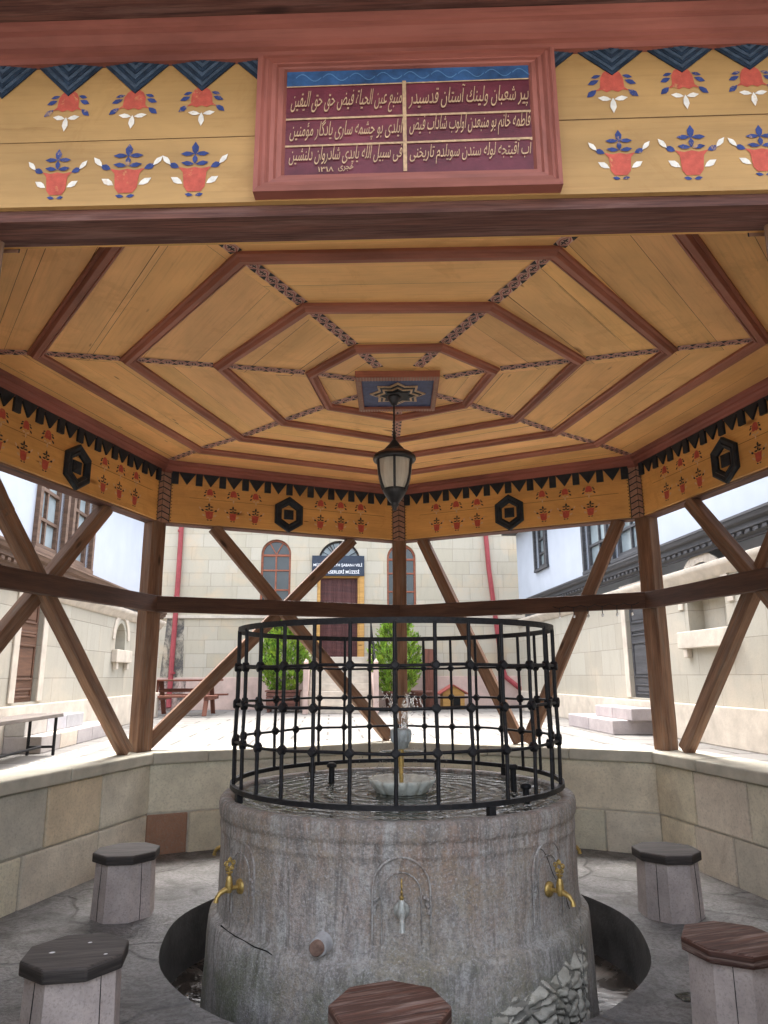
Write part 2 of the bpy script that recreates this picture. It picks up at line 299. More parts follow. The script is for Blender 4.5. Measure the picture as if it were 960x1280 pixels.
# ------------------------------------------------------------------ mesh helpers
ORG = {}
class MB:
    def __init__(s): s.v = []; s.f = []; s.mi = []; s.sm = []; s.uv = []; s.ti = []
    def face(s, pts, mi=0, smooth=False, uv=None, tint=None):
        b = len(s.v); s.v += [tuple(p) for p in pts]; s.f.append(list(range(b, b+len(pts)))); s.mi.append(mi); s.sm.append(smooth); s.uv.append(uv); s.ti.append(tint)
    def grid(s, rows, mi=0, smooth=True, close=False, tint=None, uvs=None):
        b = len(s.v); n = len(rows[0])
        for r in rows: s.v += [tuple(p) for p in r]
        for i in range(len(rows)-1):
            for j in range(n if close else n-1):
                j2 = (j+1) % n
                s.f.append([b+i*n+j, b+i*n+j2, b+(i+1)*n+j2, b+(i+1)*n+j]); s.mi.append(mi); s.sm.append(smooth); s.ti.append(tint)
                s.uv.append([uvs(i, j), uvs(i, j+1), uvs(i+1, j+1), uvs(i+1, j)] if uvs else None)
    def solid(s, bot, top, mi=0, tint=None, caps=True):     # prism between two equal loops
        b = len(s.v); n = len(bot); s.v += [tuple(p) for p in bot]+[tuple(p) for p in top]
        fs = [[b+i, b+(i+1) % n, b+n+(i+1) % n, b+n+i] for i in range(n)]
        if caps: fs += [[b+i for i in reversed(range(n))], [b+n+i for i in range(n)]]
        for f in fs: s.f.append(f); s.mi.append(mi); s.sm.append(False); s.uv.append(None); s.ti.append(tint)
    def box(s, x0, x1, y0, y1, z0, z1, mi=0, tint=None, mp=None):
        q = [(x0, y0), (x1, y0), (x1, y1), (x0, y1)]
        g = mp or (lambda a, d, z: (a, d, z))
        s.solid([g(a, d, z0) for a, d in q], [g(a, d, z1) for a, d in q], mi, tint)
    def beam(s, p0, p1, w, h, up=(0, 0, 1), mi=0, jit=0):
        p0 = Vector(p0); p1 = Vector(p1); d = p1-p0; L = d.length; d.normalize(); up = Vector(up)
        sx = d.cross(up)
        if sx.length < 1e-4: sx = d.cross(Vector((0, 1, 0)))
        sx.normalize(); uu = sx.cross(d).normalized(); o = random.random()*20; o2 = random.random()*9
        per = [0, w, w+h, 2*w+h, 2*w+2*h]; n = 9 if jit else 1; b = len(s.v); ph = [random.uniform(0, 6) for _ in range(3)]
        for q in range(n+1):
            t = q/n; off = (sx*sin(t*3+ph[0])+uu*sin(t*2.3+ph[1]))*jit*.8 if jit else Vector((0, 0, 0))
            for a, c in ((-1, -1), (1, -1), (1, 1), (-1, 1)):
                ja, jc = random.uniform(-jit, jit), random.uniform(-jit, jit)
                s.v.append(tuple(p0+d*L*t+off+sx*(a*w/2+ja)+uu*(c*h/2+jc)))
        for q in range(n):
            u0, u1 = o+L*q/n, o+L*(q+1)/n; k0 = b+4*q
            for i in range(4):
                j = (i+1) % 4; s.f.append([k0+i, k0+j, k0+4+j, k0+4+i]); s.uv.append([(u0, o2+per[i]), (u0, o2+per[i+1]), (u1, o2+per[i+1]), (u1, o2+per[i])])
        e = b+4*n
        s.f.append([b+3, b+2, b+1, b]); s.uv.append([(o, o2), (o+.02, o2+w), (o, o2+w+h), (o+.02, o2)]); s.f.append([e, e+1, e+2, e+3]); s.uv.append([(o, o2), (o+.02, o2+w), (o, o2+w+h), (o+.02, o2)])
        k = 4*n+2; s.mi += [mi]*k; s.sm += [False]*k; s.ti += [None]*k
    def lathe(s, prof, n=48, mi=0, c=(0, 0, 0), mod=None, smooth=True, tint=None):
        rows = [[(c[0]+r*(mod(j/n*TAU, z) if mod else 1)*cos(j/n*TAU), c[1]+r*(mod(j/n*TAU, z) if mod else 1)*sin(j/n*TAU), c[2]+z) for j in range(n)] for r, z in prof]
        s.grid(rows, mi, smooth, True, tint)
    def tube(s, pts, r, n=8, mi=0, cap=True, close=False):
        pts = [Vector(p) for p in pts]; rows = []; N = len(pts); rr = r if isinstance(r, (list, tuple)) else [r]*N; prev = None
        for i, p in enumerate(pts):
            if close: t = pts[(i+1) % N]-pts[i-1]
            else: t = pts[min(i+1, N-1)]-pts[max(i-1, 0)]
            t.normalize()
            a = prev if prev is not None else (Vector((0, 0, 1)) if abs(t.z) < .9 else Vector((1, 0, 0)))
            x = (a-t*a.dot(t)).normalized(); y = t.cross(x); prev = x
            rows.append([p+x*rr[i]*cos(q/n*TAU)+y*rr[i]*sin(q/n*TAU) for q in range(n)])
        if close: rows.append(rows[0])
        s.grid(rows, mi, True, True)
        if cap and not close: s.face(rows[0][::-1], mi); s.face(rows[-1], mi)
    def poly(s, pts, fr, mi=0):           # flat polygon in frame fr(x, y) -> 3D, concave allowed
        P = [fr(x, y) for x, y in pts]
        for t in tessellate_polygon([[Vector((x, y, 0)) for x, y in pts]]): s.face([P[i] for i in t], mi)
    def plate(s, pts, fr, d0, d1, mi=0):  # polygon with thickness, fr(x, y, depth)
        for t in tessellate_polygon([[Vector((x, y, 0)) for x, y in pts]]): s.face([fr(*pts[i], d1) for i in t], mi)
        n = len(pts)
        for i in range(n): s.face([fr(*pts[i], d0), fr(*pts[(i+1) % n], d0), fr(*pts[(i+1) % n], d1), fr(*pts[i], d1)], mi)
    def build(s, name, mats, parent=None, bevel=0, seg=2, org=None):
        if org is None: org = ORG.get(parent.name, (0, 0, 0)) if parent else (0, 0, 0)
        me = bpy.data.meshes.new(name)
        me.from_pydata([(x-org[0], y-org[1], z-org[2]) for x, y, z in s.v], [], s.f)
        mats = mats if isinstance(mats, (list, tuple)) else [mats]
        for m in mats: me.materials.append(m)
        me.uv_layers.new(name='UVMap')
        use_t = any(t is not None for t in s.ti)
        if use_t: me.color_attributes.new('tint', 'FLOAT_COLOR', 'CORNER')
        uvl = me.uv_layers['UVMap'].data; ca = me.color_attributes['tint'].data if use_t else None
        for p in me.polygons:
            p.material_index = s.mi[p.index]; p.use_smooth = s.sm[p.index]; uv = s.uv[p.index]; n = p.normal
            for q, li in enumerate(p.loop_indices):
                if uv: uvl[li].uv = uv[q]
                else:
                    v = me.vertices[me.loops[li].vertex_index].co; ax = max(range(3), key=lambda i: abs(n[i]))
                    uvl[li].uv = ((v.y, v.z), (v.x, v.z), (v.x, v.y))[ax]
                if ca: t = s.ti[p.index] or (1, 1, 1); ca[li].color = (t[0], t[1], t[2], 1)
        o = bpy.data.objects.new(name, me); COL.objects.link(o)
        if parent: o.parent = parent
        if bevel:
            b = o.modifiers.new('bevel', 'BEVEL'); b.width = bevel; b.segments = seg; b.limit_method = 'ANGLE'; b.angle_limit = radians(40)
        return o
def tag(o, label=None, cat=None, group=None, kind=None):
    if label: o['label'] = label
    if cat: o['category'] = cat
    if group: o['group'] = group
    if kind: o['kind'] = kind
    return o
def thing(name, label, cat, org=(0, 0, 0), group=None, court=False, rotz=0):
    o = bpy.data.objects.new(name, None); COL.objects.link(o); o.empty_display_size = .2
    ORG[o.name] = org
    if court:
        o.location = (org[0]*cos(A)-org[1]*sin(A), org[0]*sin(A)+org[1]*cos(A), org[2]); o.rotation_euler = (0, 0, A)
    else: o.location = org; o.rotation_euler = (0, 0, rotz)
    return tag(o, label, cat, group)
def copy_tree(o, parent=None):
    c = o.copy(); COL.objects.link(c)
    if parent: c.parent = parent
    for ch in list(o.children): copy_tree(ch, c)
    return c
A = radians(4.9)            # the courtyard is turned a little against the pavilion
def cv(u, v, z=0): return Vector((u*cos(A)-v*sin(A), u*sin(A)+v*cos(A), z))

# ------------------------------------------------------------------ pavilion plan (heptagon)
VA = dict(B=89.53, BL=140.96, L=192.39, FL=243.81, FR=295.24, R=346.67, BR=38.10)
VN = ['B', 'BL', 'L', 'FL', 'FR', 'R', 'BR']
HEP = [Vector((3.01*cos(radians(VA[n])), 3.01*sin(radians(VA[n])))) for n in VN]
HEP[3] = Vector((-1.46, -2.69)); HEP[4] = Vector((1.29, -2.735))
def inset(d):               # heptagon moved inwards by d
    out = []
    for i in range(7):
        a, b, c = HEP[i-1], HEP[i], HEP[(i+1) % 7]
        n1 = Vector((-(b-a).y, (b-a).x)).normalized(); n2 = Vector((-(c-b).y, (c-b).x)).normalized()
        n = (n1+n2).normalized(); out.append(b+n*(d/n.dot(n1)))
    return out
def band(mb, prof, mi=0, sides=range(7)):      # moulding: profile [(inset, z)] swept round the given sides
    L = [inset(d) for d, z in prof]
    for i in sides:
        j = (i+1) % 7; o = random.random()*20; ln = (HEP[j]-HEP[i]).length; t = 0
        for q in range(len(prof)-1):
            w_ = hypot(prof[q+1][0]-prof[q][0], prof[q+1][1]-prof[q][1])
            mb.face([(*L[q][i], prof[q][1]), (*L[q][j], prof[q][1]), (*L[q+1][j], prof[q+1][1]), (*L[q+1][i], prof[q+1][1])], mi,
                    uv=[(o, t), (o+ln, t), (o+ln, t+w_), (o, t+w_)]); t += w_
FRONT = 3                   # side FL-FR
INNER = [i for i in range(7)]
def side_frame(i, d, flip=False):   # frame on side i at inset d: x from 0 (vertex i) to length, y = height, depth towards the centre
    P = inset(d); a, b = P[i], P[(i+1) % 7]; t = (b-a).normalized(); n = Vector((-t.y, t.x)); L = (b-a).length
    def fr(x, y, e=0): p = a+t*x+n*e; return (p.x, p.y, y)
    return fr, L

# ------------------------------------------------------------------ ground
GZ = .65
g = MB()
h315 = inset(-.18)
hole = [h315[i] for i in (4, 5, 6, 0, 1, 2, 3)]+[Vector((-1.36, -7.4)), Vector((1.36, -7.4))]
outer = [Vector((-140, -140)), Vector((140, -140)), Vector((140, 140)), Vector((-140, 140))]
loops = [[Vector((p.x, p.y, 0)) for p in outer], [Vector((p.x, p.y, 0)) for p in hole]]
flat = [p for l in loops for p in l]
for t in tessellate_polygon(loops): g.face([(flat[i].x, flat[i].y, GZ) for i in t])
tag(g.build('courtyard_ground', M_PAVE), kind='structure')
g = MB()
rs = [1.43, 1.6, 1.9, 2.3, 2.7, 3.05]
rows = []
for r in rs: rows.append([(r*(1+(.006*sin(5*q/96*TAU)+.004*sin(11*q/96*TAU) if r < 1.5 else 0))*cos(q/96*TAU), r*(1+(.006*sin(5*q/96*TAU)+.004*sin(11*q/96*TAU) if r < 1.5 else 0))*sin(q/96*TAU), 0) for q in range(96)])
g.grid(rows, 0, False, True)
g.box(-1.36, 1.36, -7.4, -2.5, -.1, -.004)
tag(g.build('pavilion_floor', M_FLOOR), kind='structure')
g = MB(); rows = []
for z, r in ((0, 1.43), (-.02, 1.424), (-.15, 1.43), (-.38, 1.42)): rows.append([(r*(1+.006*sin(5*q/96*TAU)+.004*sin(11*q/96*TAU))*cos(q/96*TAU), r*(1+.006*sin(5*q/96*TAU)+.004*sin(11*q/96*TAU))*sin(q/96*TAU), z) for q in range(96)])
g.grid(rows, 0, True, True)
g.grid([[(r*cos(q/96*TAU), r*sin(q/96*TAU), z) for q in range(96)] for r, z in ((1.46, -.34), (1.3, -.35), (1.05, -.36))], 1, True, True)
tag(g.build('water_channel', [M_TRENCH, M_SILT]), kind='structure')
# floor drain puddle, lower right
g = MB(); g.poly([(1.12*0+.09*cos(t)*(1+.15*sin(3*t)), .055*sin(t)) for t in [q/20*TAU for q in range(20)]], lambda x, y: (1.37+x*.9+y*.3, -.97+y-.1*x, .004))
tag(g.build('puddle', M_WATER), kind='structure')
# entry steps and cheeks behind the photographer
g = MB()
for q in range(4): g.box(-1.36, 1.36, -7.4-.0, -6.2-.3*q, .163*q, .163*(q+1)-.002)
o = tag(g.build('entry_steps', M_STEP), 'grey stone steps leading down to the sunken fountain floor', 'steps')
o['kind'] = 'structure'
g = MB()
for sx in (-1, 1): g.box(sx*1.36, sx*1.5, -7.4, -2.95, -.1, .66)
tag(g.build('entry_side_wall', M_STEPC), kind='structure')
# pebble bands along both side walls
g = MB()
for u0, u1, v0, v1 in ((3.05, 3.42, -6, 9.5), (-3.5, -3.2, -6, 9.5)):
    g.face([cv(u0, v0, GZ+.004), cv(u1, v0, GZ+.004), cv(u1, v1, GZ+.004), cv(u0, v1, GZ+.004)])
tag(g.build('pebble_path', M_PEB), kind='structure')

# ------------------------------------------------------------------ parapet wall round the sunken floor
par = thing('parapet_wall', 'low pale stone parapet wall of large blocks with flat coping, ringing the sunken fountain floor', 'wall')
SIDES = [0, 1, 2, 4, 5, 6]
cop_i, cop_o = inset(.205), inset(-.24)
JO = {0: [.35, .8], 6: [.3, .62], 1: [.45, .8], 5: [.4, .75], 2: [.5], 4: [.5]}
for i in SIDES:
    fr, L = side_frame(i, .16)
    m = MB(); m.face([fr(0, -.02, -.008), fr(L, -.02, -.008), fr(L, .75, -.008), fr(0, .75, -.008)], 1)
    m.face([fr(-.1, 0, -.3), fr(L+.1, 0, -.3), fr(L+.1, .75, -.3), fr(-.1, .75, -.3)], 1)
    rnd = random.Random(40+i)
    for (z0, z1, cuts) in ((-.02, .335, [.0, .28, .62, .83, 1]) if i % 2 else (-.02, .335, [0, .17, .4, .66, .865, 1]), (.335, .75, [0, .26, .55, .8, 1] if i % 2 else [0, .36, .68, 1])):
        xs = [0]+[c*L+rnd.uniform(-.06, .06) for c in cuts[1:-1]]+[L]
        for q in range(len(xs)-1):
            t = rnd.uniform(.88, 1.1); tint = (t*rnd.uniform(.98, 1.06), t, t*rnd.uniform(.9, 1.03))
            if i == 0 and z0 < 0 and q == len(xs)-2: tint = (.5, .3, .24)          # the one red-brown block
            if i == 1 and q in (1, 2) and z0 > 0: tint = (1.04, .93, .8) if q == 1 else (.86, .87, .88)
            e = rnd.uniform(0, .012); gx = .006
            b0, b1 = xs[q]+(gx if q else .0), xs[q+1]-(gx if q < len(xs)-2 else .0)
            dz = rnd.uniform(-.012, .012) if q % 2 else 0
            m.solid([fr(b0, z0+.006, -.14), fr(b1, z0+.006, -.14), fr(b1, z0+.006, e), fr(b0, z0+.006, e)], [fr(b0, z1-.006+dz*0, -.14), fr(b1, z1-.006, -.14), fr(b1, z1-.006, e), fr(b0, z1-.006, e)], 0, tint)
    m.build('wall_face', [M_BLOCK, M_MORTAR], par, .012, 2)
    cuts = [0]+JO[i]+[1]; j = (i+1) % 7
    for q in range(len(cuts)-1):
        a, b = cuts[q]+(.001 if q else 0), cuts[q+1]-(.001 if q < len(cuts)-2 else 0)
        pa, pb = cop_i[i].lerp(cop_i[j], a), cop_i[i].lerp(cop_i[j], b); oa, ob = cop_o[i].lerp(cop_o[j], a), cop_o[i].lerp(cop_o[j], b)
        m = MB(); lp = [pa, pb, ob, oa]; tp = .848+random.uniform(-.003, .003)
        m.solid([(*p, .752) for p in lp], [(*p, tp) for p in lp]); m.build('coping_stone', M_COPING, par, .014, 3)

# ------------------------------------------------------------------ pavilion
pav = thing('pavilion', 'seven-sided wooden fountain pavilion with painted ochre ceiling and dark timber posts', 'pavilion')
# posts
for i in range(7):
    c = HEP[i]; d = Vector((-c.y, c.x)).normalized()
    z0 = .846 if i not in (3, 4) else 0
    m = MB(); m.beam((*c, z0), (*c, 2.955), .15, .15, (d.x, d.y, 0), 0, .0022); m.build('post', M_POST, pav, .006)
# rails and braces
RZ = 2.165
def onside(i, t, z, d=0.0):
    P = inset(d); p = P[i].lerp(P[(i+1) % 7], t); return Vector((p.x, p.y, z))
for i in SIDES:
    m = MB(); m.beam(onside(i, .0, RZ, .075), onside(i, 1, RZ, .075), .07, .15, (0, 0, 1), 0, .0022); m.build('rail', M_RAIL, pav, .005)
def brace(i, t0, z0, t1, z1, d=.01):
    a, b = onside(i, t0, z0, d), onside(i, t1, z1, d)
    P = HEP[(i+1) % 7]-HEP[i]; n = Vector((-P.y, P.x, 0)).normalized()
    m = MB(); dd = (b-a).normalized(); m.beam(a-dd*.03, b+dd*.03, .115, .09, n, 0, .0025); m.build('brace', M_POST, pav, .006)
# B-BL (side 0, x from B to BL), L-BL mirrored, BR-B is a V
brace(0, .78, 2.925, .06, .89, .015); brace(0, .22, 2.925, .97, .89, -.05)
brace(1, .28, 2.925, .9, 1.1, -.05); brace(1, .1, .89, .74, 2.64, .015)
brace(1, .74, 2.64, .84, 2.925, .015)
brace(6, .885, 2.925, .515, .89, .0); brace(6, .1, 2.925, .475, .89, .0)
# BR-R (side 5: from R to BR)
brace(5, .72, 2.925, .1, 1.1, .015); brace(5, .9, .89, .26, 2.925, -.05)
brace(2, .2, 2.925, .93, .885, .0); brace(4, .8, 2.925, .07, .885, .0)
# top plate beam: dark outside face, pale worn underside lip inside
m = MB(); band(m, [(-.082, 2.985), (-.082, 2.945), (.055, 2.945)], 0); band(m, [(.055, 2.945), (.055, 2.968)], 1)
m.build('plate_beam', [M_BEAM, M_POST], pav)
# ceiling boards, one fan of seven fields
ROSC = Vector((0, .08))
def ceil_uv(i, p):
    a, b = HEP[i], HEP[(i+1) % 7]; t = (b-a).normalized(); n = Vector((-t.y, t.x)); return (p-a).dot(t)+i*7.3, (p-a).dot(n)+i*1.7
m = MB(); ZC = 3.55
P0 = inset(.02)
for i in range(7):
    j = (i+1) % 7; rnd = random.Random(90+i); ds = [0]
    while ds[-1] < 2.5: ds.append(ds[-1]+rnd.uniform(.2, .34))
    ap = (P0[i]+P0[j]).length/2; ds = [d for d in ds if d < ap-.12]+[ap]
    for q in range(len(ds)-1):
        f0, f1 = ds[q]/ap, ds[q+1]/ap; O0 = Vector((0, 0)); t = rnd.uniform(.9, 1.06); tint = (t, t*rnd.uniform(.97, 1.02), t*rnd.uniform(.92, 1.05)); g = .0022/ap
        pts = [P0[i].lerp(O0, f0), P0[j].lerp(O0, f0), P0[j].lerp(O0, f1-g if q < len(ds)-2 else 1), P0[i].lerp(O0, f1-g if q < len(ds)-2 else 1)]
        if q == len(ds)-2: pts = pts[:3]
        oo = rnd.uniform(0, 30)
        m.face([(*p, ZC+rnd.uniform(-.0015, .0015)) for p in pts], 0, uv=[(ceil_uv(i, p)[0]+oo, ceil_uv(i, p)[1]) for p in pts], tint=tint)
    # board seams
    rnd = random.Random(i+3)
    for d in (.33, .78, 1.2, 1.62, 2.1):
        if rnd.random() < .4: continue
        Q = inset(d+.02); t0, t1 = (rnd.uniform(0, .3), rnd.uniform(.55, 1)) if rnd.random() < .7 else (0, 1)
        a, b = Q[i].lerp(Q[j], t0), Q[i].lerp(Q[j], t1); nn = Vector((-(b-a).y, (b-a).x)).normalized()*rnd.uniform(.0008, .002)
        m.face([(*(a-nn*.4), ZC-.0015), (*(b-nn), ZC-.0015), (*(b+nn), ZC-.0015), (*(a+nn*.4), ZC-.0015)], 1)
m.build('ceiling', [M_OCHRE, M_SEAM], pav)
m = MB(); m.face([(*p, 3.62) for p in inset(-.08)]); m.build('ceiling_back', M_BEAM, pav)
# concentric ribs
R0 = dict(B=(.004, .655), BL=(-.537, .387), L=(-.6, -.22), FL=(-.262, -.6), FR=(.27, -.61), R=(.66, -.25), BR=(.53, .375))
R1 = dict(B=(-.012, 1.215), BL=(-.945, .73), L=(-1.2, -.355), FL=(-.52, -1.125), FR=(.513, -1.115), R=(1.208, -.39), BR=(.975, .72))
R2 = dict(B=(-.014, 1.72), BL=(-1.375, 1.12), L=(-1.785, -.47), FL=(-.785, -1.63), FR=(.766, -1.645), R=(1.755, -.53), BR=(1.37, 1.06))
R3 = dict(B=(-.013, 2.32), BL=(-1.82, 1.45), L=(-2.345, -.576), FL=(-1.05, -2.16), FR=(1.01, -2.2), R=(2.288, -.66), BR=(1.815, 1.385))
def loop_off(P, d):
    out = []; n = len(P)
    for i in range(n):
        a, b, c = P[i-1], P[i], P[(i+1) % n]; n1 = Vector((-(b-a).y, (b-a).x)).normalized(); n2 = Vector((-(c-b).y, (c-b).x)).normalized()
        q = (n1+n2).normalized(); out.append(b+q*(d/q.dot(n1)))
    return out
for ring, wd in ((R0, .072), (R1, .082), (R2, .088), (R3, .09)):
    P = [Vector(ring[n]) for n in VN]
    h = wd/2; prof = [(-h, ZC), (-h, 3.532), (-h*.72, 3.524), (-h*.62, 3.53), (-h*.42, 3.515), (-h*.3, 3.508), (h*.3, 3.508), (h*.42, 3.515), (h*.62, 3.53), (h*.72, 3.524), (h, 3.532), (h, ZC)]
    LL = [loop_off(P, d) for d, z in prof]; m = MB()
    for i in range(7):
        j = (i+1) % 7; o = random.random()*9; ln = (P[j]-P[i]).length
        for q in range(len(prof)-1):
            m.face([(*LL[q][i], prof[q][1]), (*LL[q][j], prof[q][1]), (*LL[q+1][j], prof[q+1][1]), (*LL[q+1][i], prof[q+1][1])], 0, uv=[(o, q*.02), (o+ln, q*.02), (o+ln, q*.02+.02), (o, q*.02+.02)])
    m.build('ceiling_rib', M_RIB, pav)
# painted strips along the seven spokes
RC = inset(.14)
for i, n in enumerate(VN):
    pts = [Vector((0, 0)), Vector(R0[n]), Vector(R1[n]), Vector(R2[n]), Vector(R3[n]), RC[i]]
    m = MB(); hw = .037
    for q in range(5):
        a, b = pts[q], pts[q+1]
        if q == 0: a = a+(b-a)*.5
        d = (b-a); L = d.length; d.normalize(); e = Vector((-d.y, d.x))
        s0 = .045 if q else 0; s1 = L-.045
        def fr(x, y, dz=0): p = a+d*x+e*y; return (p.x, p.y, ZC-.003-dz)
        m.poly([(s0, -hw), (s1, -hw), (s1, hw), (s0, hw)], lambda x, y: fr(x, y), 0)
        k_ = max(1, round((s1-s0)/.085)); st = (s1-s0)/k_
        for c in range(k_):
            x0 = s0+c*st; xm = x0+st/2
            for sg in (-1, 1):   # dark triangles at the crossings, pink oval outline, black sprig
                m.poly([(x0-.022 if c else x0, sg*hw), (x0+.022, sg*hw), (x0, sg*.007)], lambda x, y: fr(x, y, .0015), 2)
                ov = [(xm-st*.46+st*.92*t, sg*.022*sin(pi*t)) for t in [u/8 for u in range(9)]]; ov2 = [(x, y+sg*.006) for x, y in ov]
                m.poly(ov+ov2[::-1], lambda x, y: fr(x, y, .0025), 1)
            m.poly([(xm-.026, -.0035), (xm+.026, -.0035), (xm+.026, .0035), (xm-.026, .0035)], lambda x, y: fr(x, y, .0025), 2)
            for sx in (-.01, .008): m.poly([(xm+sx-.003, -.014), (xm+sx+.004, -.014), (xm+sx+.004, .014), (xm+sx-.003, .014)], lambda x, y: fr(x, y, .0035), 2)
    m.build('painted_strip', [M_STRIPP, M_PINK, M_INK], pav)
# central rosette panel
ros = MB(); zz = 3.5
zz = 3.522; ros.box(-.255, .255, -.17, .37, zz, ZC, 0)
ro = ros.build('rosette_panel', [M_PANELB], pav, .003)
m = MB()
for x0, x1, y0, y1 in ((-.295, .29, -.235, -.17), (-.295, .29, .37, .42), (-.295, -.255, -.17, .37), (.255, .29, -.17, .37)):
    m.box(x0, x1, y0, y1, 3.504, ZC, 0)
    if x1-x0 > .3:
        for q in range(28): xx = x0+.011+q*.0205; m.box(xx, xx+.01, y0+.004, y1-.004, 3.5, 3.505, 1)
    else:
        for q in range(26): yy = y0+.01+q*.0203; m.box(x0+.004, x1-.004, yy, yy+.01, 3.5, 3.505, 1)
m.build('panel_frame', [M_RIB, M_STRIP], ro, org=(0, 0, 0))
m = MB()
def star(r1, r2, n=8, ph=pi/8): return [((r1 if q % 2 == 0 else r2)*cos(ph+q*pi/n), (r1 if q % 2 == 0 else r2)*sin(ph+q*pi/n)) for q in range(2*n)]
for r1, r2, z0, z1, mi in ((.205, .15, 3.522, 3.514, 0), (.178, .13, 3.516, 3.509, 1), (.155, .112, 3.512, 3.504, 0), (.132, .094, 3.506, 3.5, 1), (.112, .08, 3.502, 3.496, 2)):
    m.plate(star(r1, r2, 8, 0), lambda x, y, d: (x, y+.105, d), z0, z1, mi)
m.build('star_carving', [M_GOLD, M_BLACK, M_OCHRE], ro, org=(0, 0, 0))
# inner cornice moulding
m = MB(); band(m, [(.085, 3.44), (.1, 3.44), (.1, 3.462), (.112, 3.47), (.118, 3.492), (.135, 3.505), (.135, 3.52), (.16, 3.53), (.165, 3.549)], 0); m.build('inner_cornice', M_CORN, pav)

# ---- painted motifs
def leaf(x0, y0, x1, y1, w_):
    dx, dy = x1-x0, y1-y0; L = hypot(dx, dy); nx, ny = -dy/L*w_, dx/L*w_
    return [(x0, y0), (x0+dx*.3+nx*.8, y0+dy*.3+ny*.8), (x0+dx*.6+nx, y0+dy*.6+ny), (x1, y1), (x0+dx*.6-nx, y0+dy*.6-ny), (x0+dx*.3-nx*.8, y0+dy*.3-ny*.8)]
BELL = [(-.047, .008), (-.034, .02), (-.032, .05), (-.024, .068), (-.01, .078), (.01, .078), (.024, .068), (.032, .05), (.034, .02), (.047, .008), (.03, .012), (.016, .004), (0, .011), (-.016, .004), (-.03, .012)]
POT = [(-.05, .022), (-.022, .016), (0, .021), (.022, .016), (.05, .022), (.036, .004), (.032, -.045), (.02, -.062), (-.02, -.062), (-.032, -.045), (-.036, .004)]
def motif_up(m, fr, cx, cy, s, R, Bm, W, jit=0):
    s *= random.uniform(.94, 1.06); cx += random.uniform(-.004, .004); cy += random.uniform(-.003, .003); sh = random.uniform(-.06, .06); sw = random.uniform(.93, 1.07)
    f = lambda x, y: fr(cx+x*s*sw+y*sh, cy+y*s)
    f2 = lambda x, y: fr(cx+x*s*sw+y*sh, cy+y*s, .0012)
    m.poly(BELL, f, R)
    for sg in (-1, 1):
        m.poly(leaf(sg*.036, .044, sg*.068, .03, .008), f, Bm); m.poly(leaf(sg*.03, .06, sg*.058, .052, .006), f, Bm)
        m.poly(leaf(sg*.044, .012, sg*.072, -.012, .009), f, Bm); m.poly(leaf(sg*.004, -.02, sg*.042, -.014, .008), f, W)
    m.poly(leaf(0, -.016, 0, -.066, .009), f2, W)
def motif_low(m, fr, cx, cy, s, R, Bm, W):
    s *= random.uniform(.94, 1.06); cx += random.uniform(-.004, .004); cy += random.uniform(-.004, .004); sh = random.uniform(-.06, .06); sw = random.uniform(.93, 1.07)
    f = lambda x, y: fr(cx+x*s*sw+y*sh, cy+y*s); f2 = lambda x, y: fr(cx+x*s*sw+y*sh, cy+y*s, .0012)
    m.poly(POT, f, R)
    m.poly(leaf(0, .062, 0, .108, .011), f, Bm); m.poly(leaf(0, .03, 0, .064, .008), f2, Bm)
    for sg in (-1, 1):
        m.poly(leaf(sg*.002, .066, sg*.044, .066, .008), f2, Bm); m.poly(leaf(sg*.002, .03, sg*.042, .036, .008), f2, Bm)
        m.poly(leaf(sg*.048, .02, sg*.08, .035, .01), f, Bm); m.poly(leaf(sg*.074, .03, sg*.1, .062, .008), f2, W)
        m.poly(leaf(sg*.036, -.035, sg*.072, -.012, .01), f, W); m.poly(leaf(sg*.003, -.075, sg*.028, -.07, .006), f, Bm)
